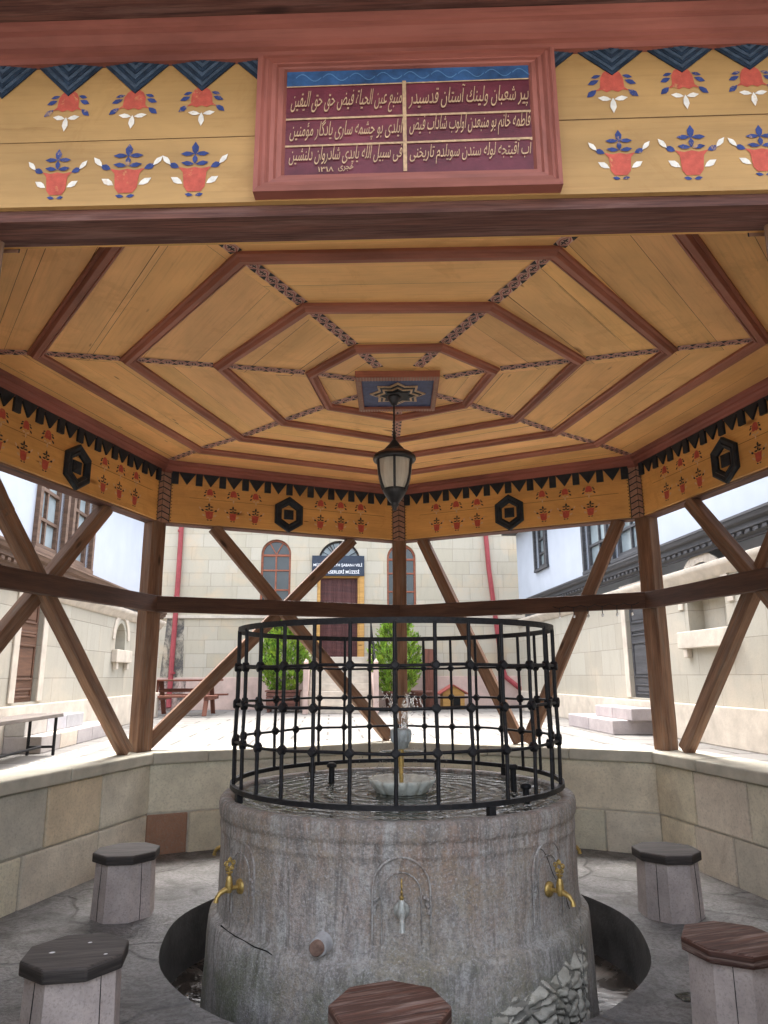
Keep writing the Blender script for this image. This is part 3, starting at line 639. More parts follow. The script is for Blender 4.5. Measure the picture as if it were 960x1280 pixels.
# ---- inner fascia boards
FI = .085
for i in range(7):
    fr0, L = side_frame(i, FI)
    fr = lambda x, y, e=0: fr0(x, y, .0022+e)
    m = MB()
    m.face([fr0(0, 2.958), fr0(L, 2.958), fr0(L, 3.46), fr0(0, 3.46)], 0, uv=[(i*5, 0), (i*5+L, 0), (i*5+L, .52), (i*5, .52)])
    m.face([fr0(0, 2.958), fr0(L, 2.958), fr0(L, 2.958, -.04), fr0(0, 2.958, -.04)], 0)
    m.face([fr(L*.07, 3.205+.01*sin(i), -.001), fr(L*.9, 3.21, -.001), fr(L*.9, 3.2125, -.001), fr(L*.07, 3.2085+.01*sin(i), -.001)], 6)
    p = L*.0915
    for kk in (1, 2, 3):
        for sg in (-1, 1):
            x = L/2+sg*p*(kk+.5)
            motif_up(m, fr, x, 3.245, .92, 1, 2, 3); motif_low(m, fr, x, 3.07, .92, 1, 2, 3)
    for x0, x1 in ((0, .075), (L-.075, L)):          # chevron pilaster painted on both sides of each corner
        m.poly([(x0, 2.945), (x1, 2.945), (x1, 3.45), (x0, 3.45)], lambda x, y: fr(x, y, 0), 4)
        edge = x1 if x0 == 0 else x0; inn = x0 if x0 == 0 else x1
        m.poly([(edge-.004, 2.945), (edge+.004, 2.945), (edge+.004, 3.45), (edge-.004, 3.45)], lambda x, y: fr(x, y, .0012), 5)
        for q in range(8):
            y0 = 2.955+q*.06
            m.poly([(edge, y0), (edge, y0+.011), (inn, y0+.048), (inn, y0+.037)], lambda x, y: fr(x, y, .0018), 5)
        sgn = 1 if x0 == 0 else -1
        m.poly([(inn, 2.95), (inn+sgn*.0035, 2.95), (inn+sgn*.0035, 3.44), (inn, 3.44)], lambda x, y: fr(x, y, .0016), 5)
        for q in range(15): m.poly([(edge+sgn*.008, 2.96+q*.032), (edge+sgn*.02, 2.966+q*.032), (edge+sgn*.008, 2.974+q*.032)], lambda x, y: fr(x, y, .0012), 5)
    m.build('fascia', [M_FASC, M_RED, M_INK, M_PALE, M_STRIP, M_BLACK, M_SEAM], pav)
    m = MB()
    for kk in range(5):
        for sg in (-1, 1):
            x = L/2+sg*p*(kk+.5)
            if abs(x-L/2) < L/2-.05: m.plate([(x-.083, 3.455), (x+.083, 3.455), (x, 3.335)], fr0, 0, .018)
    for kk in range(6):
        for sg in ((1,) if kk == 0 else (-1, 1)):
            x = L/2+sg*p*kk
            if abs(x-L/2) < L/2-.02: m.plate([(x-.032, 3.455), (x+.032, 3.455), (x+.032, 3.335), (x-.032, 3.335)], fr0, 0, .021)
    m.build('toothed_trim', M_BLACK, pav, .003, 1)
    HZ = 3.128 if i != FRONT else 3.2
    def hexa(r, sx=.9): return [(L/2+r*sx*cos(pi/2+q*pi/3), HZ+r*sin(pi/2+q*pi/3)) for q in range(6)]
    m = MB(); h0, h1, h2, h3, h4 = hexa(.19), hexa(.172), hexa(.14), hexa(.13), hexa(.102)
    for a, b, da, db in ((h0, h0, 0, .025), (h0, h1, .025, .034), (h1, h2, .034, .026), (h2, h3, .026, .034), (h3, h4, .034, .024), (h4, h4, .024, .002)):
        for q in range(6): m.face([fr0(*a[q], da), fr0(*a[(q+1) % 6], da), fr0(*b[(q+1) % 6], db), fr0(*b[q], db)])
    sq = [(-.05, -.05), (.05, -.05), (.05, .05), (-.05, .05)]; sq2 = [(x*.35, y*.35) for x, y in sq]
    for q in range(4):
        a, b = sq[q], sq[(q+1) % 4]; c, d = sq2[(q+1) % 4], sq2[q]; O = lambda t, e: fr0(L/2+t[0], HZ+t[1], e)
        m.face([O(a, 0), O(b, 0), O(b, .012), O(a, .012)]); m.face([O(a, .012), O(b, .012), O(c, .02), O(d, .02)])
    m.face([fr0(L/2+x, HZ+y, .02) for x, y in sq2])
    m.build('hexagon_ornament', M_BLACK, pav)
# ---- outer fascia, cornice and eaves
FO = -.09
for i in range(7):
    P = inset(FO); j = (i+1) % 7; a, b = P[i], P[j]; t = (b-a).normalized(); L = (b-a).length; n = Vector((t.y, -t.x))
    def fo(x, y, e=0, a=a, t=t, n=n): p = a+t*x+n*(.0022+e); return (p.x, p.y, y)
    m = MB()
    m.face([fo(0, 3.0, -.0022), fo(L, 3.0, -.0022), fo(L, 3.545, -.0022), fo(0, 3.545, -.0022)], 0, uv=[(i*3, 1), (i*3+L, 1), (i*3+L, 1.56), (i*3, 1.56)])
    for q, (z0, z1, e) in enumerate(((2.986, 3.003, .008),)):
        m.face([fo(0, z0, e), fo(L, z0, e), fo(L, z1, e), fo(0, z1, e)], 0); m.face([fo(0, z1, e), fo(L, z1, e), fo(L, z1, -.002), fo(0, z1, -.002)], 0); m.face([fo(0, z0, e), fo(L, z0, e), fo(L, z0, -.02), fo(0, z0, -.02)], 0)
    if i == FRONT:
        X0 = -a.x; cxs = [-1.128, -.9, -.672, .698, .928, 1.15]
        m.face([fo(.02, 3.235, -.001), fo(L*.38, 3.24, -.001), fo(L*.38, 3.2425, -.001), fo(.02, 3.237, -.001)], 4)
        m.face([fo(L*.66, 3.268, -.001), fo(L*.99, 3.272, -.001), fo(L*.99, 3.275, -.001), fo(L*.66, 3.271, -.001)], 4)
        for cx in cxs:
            dz = (cx+1.13)*.012
            motif_up(m, fo, cx+X0, 3.348+dz, 1.13, 1, 2, 3); motif_low(m, fo, cx+X0+(-.008 if cx < 0 else .0), 3.098+dz, 1.05, 1, 2, 3)
    m.build('outer_fascia', [M_OUT, M_RED, M_BLUE, M_WHITE, M_SEAM], pav)
    if i == FRONT:
        for cx in [-1.356]+cxs[:3]+cxs[3:]+[-.447, .468]:
            dz = (cx+1.13)*.012; m = MB()
            ZT, W_, H_ = 3.536, .115, .12-dz
            lo_, hi_ = (-9, -.46) if cx == -.447 else (.49, 9) if cx == .468 else (-9, 9)
            for q in range(7):
                g0 = q/7; wd = W_*(1-g0); hh = H_*(1-g0); dp = .004+.0022*q
                pts = [(cx-wd, ZT), (cx, ZT-hh), (cx+wd, ZT)]
                if lo_ > -9: pts = [(lo_, ZT), (lo_, ZT-hh*(cx+wd-lo_)/wd), (cx+wd, ZT)] if cx+wd > lo_ else None
                if hi_ < 9: pts = [(cx-wd, ZT), (hi_, ZT-hh*(hi_-cx+wd)/wd), (hi_, ZT)] if cx-wd < hi_ else None
                if pts: m.plate([(x+X0, z) for x, z in pts], fo, 0, dp, q % 2)
            m.build('zigzag_tooth', [M_NAVY, M_NAVYHI], pav)
        # inscription panel
        pan = MB(); xl, xr, zb, zt = X0-.475, X0+.5, 2.992, 3.508
        il, ir, ib, it = xl+.092, xr-.08, zb+.085, zt-.035
        pan.face([fo(il-.01, ib-.01, .012), fo(ir+.01, ib-.01, .012), fo(ir+.01, it+.02, .012), fo(il-.01, it+.02, .012)], 0)
        bandz = it-.058
        pan.poly([(il, bandz), (ir, bandz+.008), (ir, it+.01), (il, it+.01)], lambda x, y: fo(x, y, .0145), 1)
        for q in range(9):
            x0 = il+.03+q*.09; pts = [(x0+.085*u/10, bandz+.03+.014*sin(u/10*TAU)+.002*q*0) for u in range(11)]
            pan.poly(pts+[(x, y+.004) for x, y in pts[::-1]], lambda x, y: fo(x, y, .016), 2)
        po = pan.build('inscription_panel', [M_MAROON, M_BAND, M_BANDHI], pav)
        fm = MB(); steps = [(0, 0), (0, .05), (.014, .056), (.02, .046), (.03, .05), (.04, .036), (.052, .036), (.058, .026), (.072, .024), (.08, .012)]
        sx_l, sx_r, sb, st_ = .092/.08, 1.0, .085/.08, .035/.08
        for q in range(len(steps)-1):
            (w0, d0), (w1, d1) = steps[q], steps[q+1]
            c0 = [(xl+w0*sx_l, zb+w0*sb), (xr-w0*sx_r, zb+w0*sb), (xr-w0*sx_r, zt-w0*st_), (xl+w0*sx_l, zt-w0*st_)]
            c1 = [(xl+w1*sx_l, zb+w1*sb), (xr-w1*sx_r, zb+w1*sb), (xr-w1*sx_r, zt-w1*st_), (xl+w1*sx_l, zt-w1*st_)]
            for e in range(4):
                e2 = (e+1) % 4; u0 = e*2.3
                fm.face([fo(*c0[e], d0), fo(*c0[e2], d0), fo(*c1[e2], d1), fo(*c1[e], d1)], 0, uv=[(u0, q*.02), (u0+1, q*.02), (u0+1, q*.02+.02), (u0, q*.02+.02)])
        fm.build('panel_frame', M_CORN, po, org=(0, 0, 0))
        # gold rules
        rm = MB(); H = bandz-ib; xm = il+(ir-il)*.487
        z1_, z2_ = ib+H*.62, ib+H*.315
        for z_ in (z1_, z2_): rm.poly([(il, z_-.004), (ir, z_+.004), (ir, z_+.012), (il, z_+.003)], lambda x, y: fo(x, y, .0155), 0)
        rm.poly([(il, bandz-.004), (ir, bandz+.003), (ir, bandz+.008), (il, bandz)], lambda x, y: fo(x, y, .0155), 0)
        rm.poly([(xm-.006, ib+.002), (xm+.006, ib+.002), (xm+.006, bandz+.01), (xm-.006, bandz+.01)], lambda x, y: fo(x, y, .0165), 0)
        rm.build('gold_rule', M_GOLD, po, org=(0, 0, 0))
        PANEL = (fo, po, il, ir, ib, bandz, z1_, z2_, xm)
# shaping for right-to-left script: presentation forms, reversed into visual order
def shape_rtl(s):
    FORMS = {}
    for cp in list(range(0xFB50, 0xFC00))+list(range(0xFE80, 0xFEFD)):
        d = unicodedata.decomposition(chr(cp)).split()
        if len(d) == 2: FORMS.setdefault(int(d[1], 16), {})[d[0]] = chr(cp)
        elif len(d) == 3 and d[1] == '0644': FORMS.setdefault((0x644, int(d[2], 16)), {})[d[0]] = chr(cp)
    out = []; i = 0; prev = False
    def dual(c): return '<initial>' in FORMS.get(ord(c), {})
    toks = []
    while i < len(s):
        if s[i] == 'ل' and i+1 < len(s) and (0x644, ord(s[i+1])) in FORMS: toks.append((0x644, ord(s[i+1]))); i += 2
        else: toks.append(ord(s[i])); i += 1
    for q, tkn in enumerate(toks):
        f = FORMS.get(tkn)
        if not f: out.append(chr(tkn)); prev = False; continue
        nx = toks[q+1] if q+1 < len(toks) else None
        canfwd = '<initial>' in f; nxt = nx in FORMS and '<final>' in FORMS[nx]
        if prev and canfwd and nxt: out.append(f.get('<medial>'))
        elif prev: out.append(f.get('<final>') or f.get('<isolated>'))
        elif canfwd and nxt: out.append(f.get('<initial>'))
        else: out.append(f.get('<isolated>') or f.get('<final>'))
        prev = canfwd and nxt
    return ''.join(x for x in reversed(out))
def text_mesh(body, name, material, parent, fr, x0, x1, y0, y1, bold=.0, slope=0, shear=0, fit=False):
    cu = bpy.data.curves.new('lettering', 'FONT'); cu.body = body; cu.offset = bold; cu.resolution_u = 3
    to = bpy.data.objects.new('lettering', cu); COL.objects.link(to)
    me = bpy.data.meshes.new_from_object(to.evaluated_get(bpy.context.evaluated_depsgraph_get()))
    bpy.data.objects.remove(to); bpy.data.curves.remove(cu)
    xs = [v.co.x for v in me.vertices]; ys = [v.co.y for v in me.vertices]
    if not xs: return None
    a0, a1, b0, b1 = min(xs), max(xs), min(ys), max(ys)
    for v in me.vertices:
        yy = y0+(v.co.y-b0)/(b1-b0)*(y1-y0); xx = x0+(v.co.x-a0)/(a1-a0)*(x1-x0)+shear*(yy-y0)
        v.co = fr(xx, yy+slope*(xx-x0))
    me.name = name; me.materials.clear(); me.materials.append(material)
    for p in me.polygons: p.material_index = 0
    o = bpy.data.objects.new(name, me); COL.objects.link(o); o.parent = parent
    return o
fo, po, il, ir, ib, bandz, z1_, z2_, xm = PANEL
ft = lambda x, y: fo(x, y, .0175)
W1, W2 = (il+.012, xm-.014), (xm+.012, ir-.01)
LINES = [('منبع عین الحیاة فیض حق حق الیقین', W1, z1_+.012, bandz-.022), ('پیر شعبان ولینك آستان قدسیدر', W2, z1_+.02, bandz-.012),
         ('ایلدی بو چشمه ساری یادگار مؤمنین', W1, z2_+.012, z1_-.006), ('فاطمه خانم بو منبعدن اولوب شاداب فیض', W2, z2_+.018, z1_+.0),
         ('فی سبیل الله یاپدی شادروان دلنشین', W1, ib+.028, z2_-.006), ('آب آقیتجه لوله سندن سویلدم تاریخنی', W2, ib+.024, z2_+.0)]
for s_, (xa, xb), ya, yb in LINES: text_mesh(shape_rtl(s_), 'lettering', M_GOLD, po, ft, xa, xb, ya, yb, .001, .012, .12)
text_mesh('١٣١٨', 'lettering', M_GOLD, po, ft, il+.11, il+.16, ib+.006, ib+.026, .01)
text_mesh(shape_rtl('هجری'), 'lettering', M_GOLD, po, ft, il+.175, il+.225, ib+.006, ib+.03, .008)
m = MB(); band(m, [(-.09, 3.53), (-.112, 3.53), (-.116, 3.55), (-.13, 3.555), (-.133, 3.575), (-.146, 3.583), (-.16, 3.592), (-.163, 3.612), (-.176, 3.618), (-.18, 3.632)], 0); m.build('outer_cornice', M_CORN, pav)
m = MB(); band(m, [(-.16, 3.634), (-.48, 3.655), (-.5, 3.6), (-.53, 3.6), (-.53, 3.78)], 0); m.build('eaves_soffit', M_BEAM, pav)  # overhang depth chosen for how much sky light it lets in
m = MB(); E = inset(-.55)
for i in range(7): m.face([(*E[i], 3.78), (*E[(i+1) % 7], 3.78), (0, .0, 5.3)])
m.build('roof', M_TILE, pav)  # out-of-view roof, added to keep sky light off the pavilion

# ------------------------------------------------------------------ hanging lantern
lan = thing('hanging_lantern', 'black bell-shaped lantern with frosted glass hanging under the painted ceiling', 'lantern', (-.027, 0, 3.47))
m = MB(); m.lathe([(.0, 3.47), (.05, 3.47), (.048, 3.455), (.03, 3.43), (.02, 3.405), (.0, 3.40)], 20, 0, (-.027, .04, 0)); m.build('ceiling_cup', M_LAMP, lan)
m = MB(); m.tube([(-.027, .04, 3.41), (-.028, .02, 3.25), (-.027, .0, 3.13)], .006, 8); m.tube([(-.027, .0, 3.19), (-.027, .0, 3.12)], .011, 8); m.build('hanging_rod', M_LAMP, lan)
cz = (-.027, 0, 0)
m = MB(); m.lathe([(.0, 3.135), (.014, 3.13), (.03, 3.105), (.055, 3.075), (.068, 3.062), (.07, 3.048), (.062, 3.04), (.09, 3.035), (.125, 3.02), (.15, 2.997), (.152, 2.982), (.145, 2.97), (.13, 2.968), (.12, 2.975)], 32, 0, cz); m.build('lantern_cap', M_LAMP, lan)
m = MB(); m.lathe([(.066, 3.041), (.1, 3.036), (.13, 3.021), (.151, 3.001)], 32, 0, (-.027, 0, .0015)); m.build('cap_rim', M_LRUST, lan)
m = MB(); m.lathe([(.118, 2.972), (.122, 2.93), (.116, 2.87), (.1, 2.81), (.078, 2.762)], 32, 0, cz); m.build('lantern_glass', M_FROST, lan)
m = MB()
for q in range(6):
    a_ = q*TAU/6+.52
    m.tube([(cz[0]+r*cos(a_), r*sin(a_), z) for r, z in ((.133, 2.972), (.129, 2.92), (.121, 2.86), (.104, 2.8), (.083, 2.755))], .0085, 6)
m.build('lantern_frame', M_LAMP, lan)
m = MB(); m.lathe([(.082, 2.768), (.084, 2.756), (.07, 2.725), (.05, 2.695), (.034, 2.672), (.026, 2.665), (.03, 2.655), (.022, 2.645), (.012, 2.632), (.014, 2.622), (.0, 2.612)], 24, 0, cz); m.build('lantern_base', M_LAMP, lan)

# ------------------------------------------------------------------ fountain basin
bas = thing('fountain_basin', 'round weathered grey marble fountain basin with brass taps, standing in a water channel', 'fountain')
bas.location = (-.03, 0, 0)
nz = lambda a, z: .99+.0035*sin(3*a+1+z*3)+.0025*sin(7*a+z*9)+.0015*sin(17*a+z*23)
m = MB()
prof = [(1.17, -.38), (1.164, -.2), (1.16, -.05), (1.156, .06), (1.15, .14), (1.145, .168), (1.135, .182), (1.108, .192), (1.1, .2), (1.098, .21), (1.095, .24), (1.093, .255), (1.091, .26), (1.091, .35), (1.091, .45), (1.091, .55), (1.092, .61), (1.094, .628), (1.0985, .634), (1.1, .65), (1.0985, .657), (1.098, .69), (1.1, .705), (1.106, .71), (1.109, .73), (1.109, .77), (1.105, .788), (1.096, .8), (1.085, .803), (1.05, .803), (1.035, .798), (1.028, .785), (1.026, .6), (.0, .55)]
m.lathe(prof, 160, 0, mod=nz)
m.build('basin_body', M_BASIN, bas)
def crack(pts, w_):          # a gap line on the drum (angle deg, z)
    mb = MB()
    P = [((1.1502 if z < .17 else 1.1)*cos(radians(a)), (1.1502 if z < .17 else 1.1)*sin(radians(a)), z) for a, z in pts]
    mb.tube(P, w_, 5); return mb
m = MB()
rnd = random.Random(5); cr = [(-147+q*4.4, .205-.045*(q/9)+rnd.uniform(-.012, .012)) for q in range(10)]
m.tube([(1.128*cos(radians(a)), 1.128*sin(radians(a)), z-.005) for a, z in cr], [.0015+.003*rnd.random() for _ in cr], 5); m.build('crack', M_DARK, bas); m = MB()
cr = [(-47+q*1.4, .62-q*.03+(.02*sin(q))) for q in range(12)]
m.tube([(1.086*cos(radians(a)), 1.086*sin(radians(a)), z) for a, z in cr], [.001+.0015*rnd.random() for _ in cr], 5)
m.build('crack', M_DARK, bas)
# broken plinth: exposed rubble on the lower right
def rock(mb, c, r, rnd, tint, sc=(1, 1, 1)):
    n1, n2 = 9, 7; ph = [rnd.uniform(0, 6) for _ in range(6)]
    rows = []
    for i in range(n2+1):
        th = pi*i/n2; row = []
        for j in range(n1):
            a_ = TAU*j/n1; rr = r*(1+.16*sin(2*a_+ph[0])+.12*sin(3*th+ph[1])+.1*sin(5*a_+ph[2]+th*2))
            row.append((c[0]+sc[0]*rr*sin(th)*cos(a_), c[1]+sc[1]*rr*sin(th)*sin(a_), c[2]+sc[2]*rr*cos(th)))
        rows.append(row)
    mb.grid(rows, 0, True, True, tint)
m = MB(); rnd = random.Random(11)
seeds = [(rnd.uniform(0, .86), rnd.uniform(-.32, .24), rnd.uniform(.72, .95)) for _ in range(95)]
NA, NZ = 170, 84; top_ = lambda f: -.05+.165*min(1, f*1.1)**.9+.012*sin(f*31)+.008*sin(f*57)
rowsr = []; cols_ = []
for u in range(NA+1):
    f = u/NA; sx_ = .86*f; a_ = radians(-72+43*f); row = []; cr_ = []
    for w_ in range(NZ+1):
        z_ = -.34+(top_(f)+.34)*w_/NZ
        ds = sorted((hypot(sx_-p, (z_-q)*1.25), t) for p, q, t in seeds)[:2]; e = ds[1][0]-ds[0][0]
        edge = min(f*5, (1-f)*9, (top_(f)-z_)*18+.1, 1)
        dz = -.012+(.02+.026*min(1, e/.03)**.6+.003*sin(sx_*90+z_*70)+.003*sin(sx_*41-z_*133))*max(0, edge)
        r_ = (1.148 if z_ > .1 else 1.157)*.99+dz; row.append((r_*cos(a_), r_*sin(a_), z_)); cr_.append((ds[0][1], e))
    rowsr.append(row); cols_.append(cr_)
for u in range(NA):
    for w_ in range(NZ):
        t, e = cols_[u][w_]; t *= 1 if e > .009 else .45
        m.face([rowsr[u][w_], rowsr[u+1][w_], rowsr[u+1][w_+1], rowsr[u][w_+1]], 0, True, tint=(t, t*.99, t*.92))
m.build('exposed_rubble', M_RUBBLE, bas)
# taps: made once at angle 0 (radially along +x), copied round the drum
FZ = .415
def make_tap():
    b = MB(); b.tube([(1.08, 0, FZ), (1.16, 0, FZ)], .011, 10); b.tube([(1.15, 0, FZ-.02), (1.15, 0, FZ+.005), (1.15, 0, FZ+.05), (1.15, 0, FZ+.062)], [.014, .021, .016, .011], 12)
    body = b.build('tap', M_BRASS, bas)
    f = MB(); rows = []
    for r, x in ((.0, 1.102), (.014, 1.102), (.02, 1.099), (.034, 1.094), (.038, 1.088), (.038, 1.08)): rows.append([(x, r*cos(q/20*TAU), FZ+r*sin(q/20*TAU)) for q in range(20)])
    f.grid(rows, 0, True, True); f.build('flange', M_BRASS, body)
    s = MB(); s.tube([(1.15, 0, FZ), (1.175, 0, FZ-.004), (1.2, 0, FZ-.014), (1.218, 0, FZ-.034), (1.222, 0, FZ-.055)], [.015, .014, .012, .011, .013], 10); s.build('spout', M_BRASS, body)
    h = MB(); h.tube([(1.15, 0, FZ+.058), (1.15, 0, FZ+.075)], [.007, .012], 8); h.tube([(1.132, 0, FZ+.078), (1.168, 0, FZ+.078)], .005, 8)
    def ringt(cx_, czz, r, n=14): h.tube([(1.15+cx_+r*cos(q/n*TAU), 0, czz+r*sin(q/n*TAU)) for q in range(n)], .004, 6, close=True)
    ringt(0, FZ+.115, .02, 18)
    for q in range(5): t = pi/2+q*TAU/5; ringt(.022*cos(t), FZ+.117+.022*sin(t), .0095)
    h.tube([(1.15, 0, FZ+.078), (1.15, 0, FZ+.097)], .006, 8); h.tube([(1.15, 0, FZ+.135), (1.15, 0, FZ+.155)], [.005, .002], 6)
    h.build('tap_handle', M_BRASS, body)
    return body
tap0 = make_tap()
def arch_niche():
    n = MB()
    def cyl(a_, z, r=1.0875): return (r*cos(a_/1.0875), r*sin(a_/1.0875), z)
    for hw, zs, rr in ((.14, .5, .0055), (.095, .48, .0035)):
        pts = [cyl(-hw, .265+.0*hw)]+[cyl(-hw, .265+(zs-.265)*u/5) for u in range(1, 5)]+[cyl(hw*cos(pi-pi*u/14), zs+hw*1.05*sin(pi*u/14)) for u in range(15)]+[cyl(hw, zs-(zs-.265)*u/5) for u in range(1, 6)]
        n.tube(pts, rr, 6)
    for sg in (-1, 1):
        for q in range(3): n.tube([cyl(sg*(.105+.012*q), .47-.025*q), cyl(sg*(.13+.0*q), .455-.03*q)], .008, 6)
    return n.build('niche_moulding', M_BASIN, bas)
nich = arch_niche()
TAPS = [-89.2, -43.5, -140.5, 12, 64, 118, 169]
for q, a_ in enumerate(TAPS):
    t = tap0 if q == 0 else copy_tree(tap0, bas); t.rotation_euler = (0, 0, radians(a_))
    nn = nich if q == 0 else copy_tree(nich, bas); nn.rotation_euler = (0, 0, radians(a_))
tap0['label'] = 'limescaled grey tap facing the front'
for o in [tap0]+[c for c in tap0.children if c.name.startswith(('spout', 'flange'))]: o.data = o.data.copy(); o.data.materials[0] = M_OLDBRASS
# brown pipe stub with a stone collar, low on the front left
m = MB(); ca, sa = cos(radians(-109.5)), sin(radians(-109.5))
m.tube([(1.06*ca, 1.06*sa, .255), (1.14*ca, 1.14*sa, .253)], [.055, .042], 16); m.build('outlet_collar', M_MOULD, bas)
m = MB(); m.tube([(1.13*ca, 1.13*sa, .253), (1.165*ca, 1.165*sa, .252), (1.172*ca, 1.172*sa, .252)], [.034, .034, .027], 16); m.build('outlet_plug', m_flat('rusty_grey_plug', (.2, .125, .095), .75, .4, 30), bas)

m = MB(); m.grid([[(r*cos(q/96*TAU), r*sin(q/96*TAU), .782) for q in range(96)] for r in (.0, .3, .7, 1.032)], 0, True, True)
tag(m.build('basin_water', M_WATER), kind='structure')
# ------------------------------------------------------------------ iron railing on the rim
rail = thing('iron_railing', 'round black wrought iron railing of bars, rings and knobs standing on the basin rim', 'railing', (0, 0, .8))
rail.location.x = -.03
FR_ = 1.022
def hoop(z0, z1, r, th, name):
    m = MB(); m.lathe([(r-th, z0), (r+th, z0), (r+th, z1), (r-th, z1), (r-th, z0)], 120, 0, smooth=False)
    return m.build(name, M_IRON, rail)
hoop(.845, .872, FR_+.006, .013, 'base_ring'); hoop(1.77, 1.803, FR_, .005, 'top_band')
KZ = [1.115, 1.335, 1.555]
for z in KZ:
    m = MB(); m.tube([((FR_+.002*sin(5*q/120*TAU))*cos(q/120*TAU), FR_*sin(q/120*TAU), z+.003*sin(9*q/120*TAU)) for q in range(120)], .0086, 6, close=True); m.build('hoop', M_IRON, rail)
m = MB(); m.tube([(FR_, 0, .86), (FR_+.004, .003, 1.1), (FR_-.003, -.002, 1.4), (FR_, 0, 1.78)], .0108, 8); bar = m.build('bar', M_IRON, rail)
def knobm():
    m = MB(); s = .0215
    P = [(sx*s, sy*s, sz*s) for sx, sy, sz in ((-1, -1, -1), (1, -1, -1), (1, 1, -1), (-1, 1, -1), (-1, -1, 1), (1, -1, 1), (1, 1, 1), (-1, 1, 1))]
    m.solid(P[:4], P[4:]); o = m.build('knob', M_IRON, bar, .009, 2, org=(0, 0, 0)); return o
kn = knobm(); kn.rotation_euler = (radians(45), 0, 0); kn.location = (FR_, 0, KZ[0]-.8)
for z in KZ[1:]:
    c = kn.copy(); COL.objects.link(c); c.location = (FR_, 0, z-.8)
rnd = random.Random(2)
for q in range(30):
    b = bar if q == 0 else copy_tree(bar, rail)
    b.rotation_euler = (0, 0, radians(-91+12*q)+rnd.uniform(-.012, .012))
for a_ in (-152, -62, -108+180, 40, 128):
    m = MB(); m.box(FR_-.018, FR_+.02, -.02, .02, .795, .85); f = m.build('foot', M_IRON, rail, .004); f.rotation_euler = (0, 0, radians(a_))
# ------------------------------------------------------------------ inside the basin
bowl = thing('marble_bowl', 'small scalloped white marble bowl in the middle of the basin water', 'bowl', (0, 0, .78))
m = MB(); md = lambda a_, z: (1+.13*abs(sin(7*a_))**.7+.03*sin(3*a_+1)+.02*sin(11*a_)) if z > .8 else 1+.09*abs(sin(7*a_))**.7
m.lathe([(.12, .76), (.15, .785), (.172, .815), (.188, .842), (.193, .858), (.186, .866), (.165, .858), (.13, .835), (.09, .825), (0, .82)], 112, 0, mod=md); m.build('bowl_shell', M_SCALE, bowl)
jet = thing('fountain_nozzle', 'grey metal fountain nozzle on a stem above the scalloped marble bowl', 'nozzle', (0, 0, .82))
m = MB(); m.tube([(0, 0, .82), (0, 0, .93)], .014, 10, 0); m.tube([(0, 0, .93), (0, 0, 1.06)], .018, 10, 0); m.build('stem', M_BRASS, jet)
m = MB(); m.lathe([(.02, 1.04), (.045, 1.05), (.05, 1.075), (.062, 1.085), (.064, 1.16), (.058, 1.165), (.0, 1.165)], 24)
for q in range(12): a_ = q*TAU/12; m.box(.062*cos(a_)-.006, .062*cos(a_)+.006, .062*sin(a_)-.006, .062*sin(a_)+.006, 1.09, 1.155)
m.build('nozzle_head', m_flat('grey_zinc', (.36, .39, .39), .5, .3, 30, .4, .3), jet)
m = MB(); m.tube([(.135*cos(q/32*TAU), .11*sin(q/32*TAU), 1.02) for q in range(32)], .007, 6, close=True)
for q in range(3): a_ = q*TAU/3+.3; m.tube([(0, 0, 1.03), (.135*cos(a_), .11*sin(a_), 1.02)], .004, 6)
m.build('spray_ring', M_OLDBRASS, jet)
m = MB(); rnd = random.Random(8)
for q in range(46):
    a_ = rnd.uniform(0, TAU); vr = rnd.uniform(.02, .11); H_ = rnd.uniform(.1, .24); n = 10
    pts = []
    for u in range(n):
        t = u/(n-1)*1.5; pts.append((.03*cos(a_)+vr*t*cos(a_), .03*sin(a_)+vr*t*sin(a_), 1.165+H_*(1-(1-t)**2) if t < 1 else 1.165+H_-(t-1)**2*H_*1.6))
    for u in range(n-1):
        if rnd.random() < .6: p0, p1 = Vector(pts[u]), Vector(pts[u+1]); m.tube([p0, p0.lerp(p1, .6)], .0022, 4)
for q in range(240):
    a_ = rnd.uniform(0, TAU); r = rnd.uniform(.03, .45)**1.0; z = rnd.uniform(.8, 1.2-.5*r); s = rnd.uniform(.002, .0042)
    c = Vector((r*cos(a_), r*sin(a_), z)); m.tube([c-Vector((0, 0, s)), c, c+Vector((0, 0, s))], [s*.5, s, s*.4], 5)
o = m.build('water_spray', M_SPRAY); tag(o, 'thin jets and drops of water rising from the nozzle', 'water spray', kind='stuff')
for x, y, h_ in ((-.48, .42, .1), (.72, .05, .13), (.74, -.28, .06)):
    t = thing('water_inlet', {-.48: 'short black pipe standing in the basin water left of the marble bowl', .72: 'tall black pipe standing in the basin water on the right inside the railing', .74: 'low black pipe stub in the basin water near the right front of the rim'}[x], 'pipe', (x, y, .78))
    m = MB(); m.tube([(x, y, .76), (x, y, .78+h_)], .02, 10); m.build('pipe', M_IRON, t)
    m = MB(); m.tube([(x, y, .78+h_), (x, y, .785+h_), (x, y, .8+h_), (x, y, .81+h_)], [.03, .034, .034, .02], 10); m.build('pipe_cap', M_IRON, t)
# water dripping from the right-hand tap
m = MB(); ca, sa = cos(radians(-43.5)), sin(radians(-43.5)); rnd = random.Random(3)
z = .355
while z > -.33:
    l = rnd.uniform(.02, .05); m.tube([(1.222*ca, 1.222*sa, z), (1.223*ca, 1.223*sa, z-l*.5), (1.223*ca, 1.223*sa, z-l)], [.0025, .004, .002], 6); z -= l+rnd.uniform(.004, .02)
tag(m.build('dripping_water', M_SPRAY), 'thin stream of drops falling from the right-hand tap into the channel', 'dripping water')

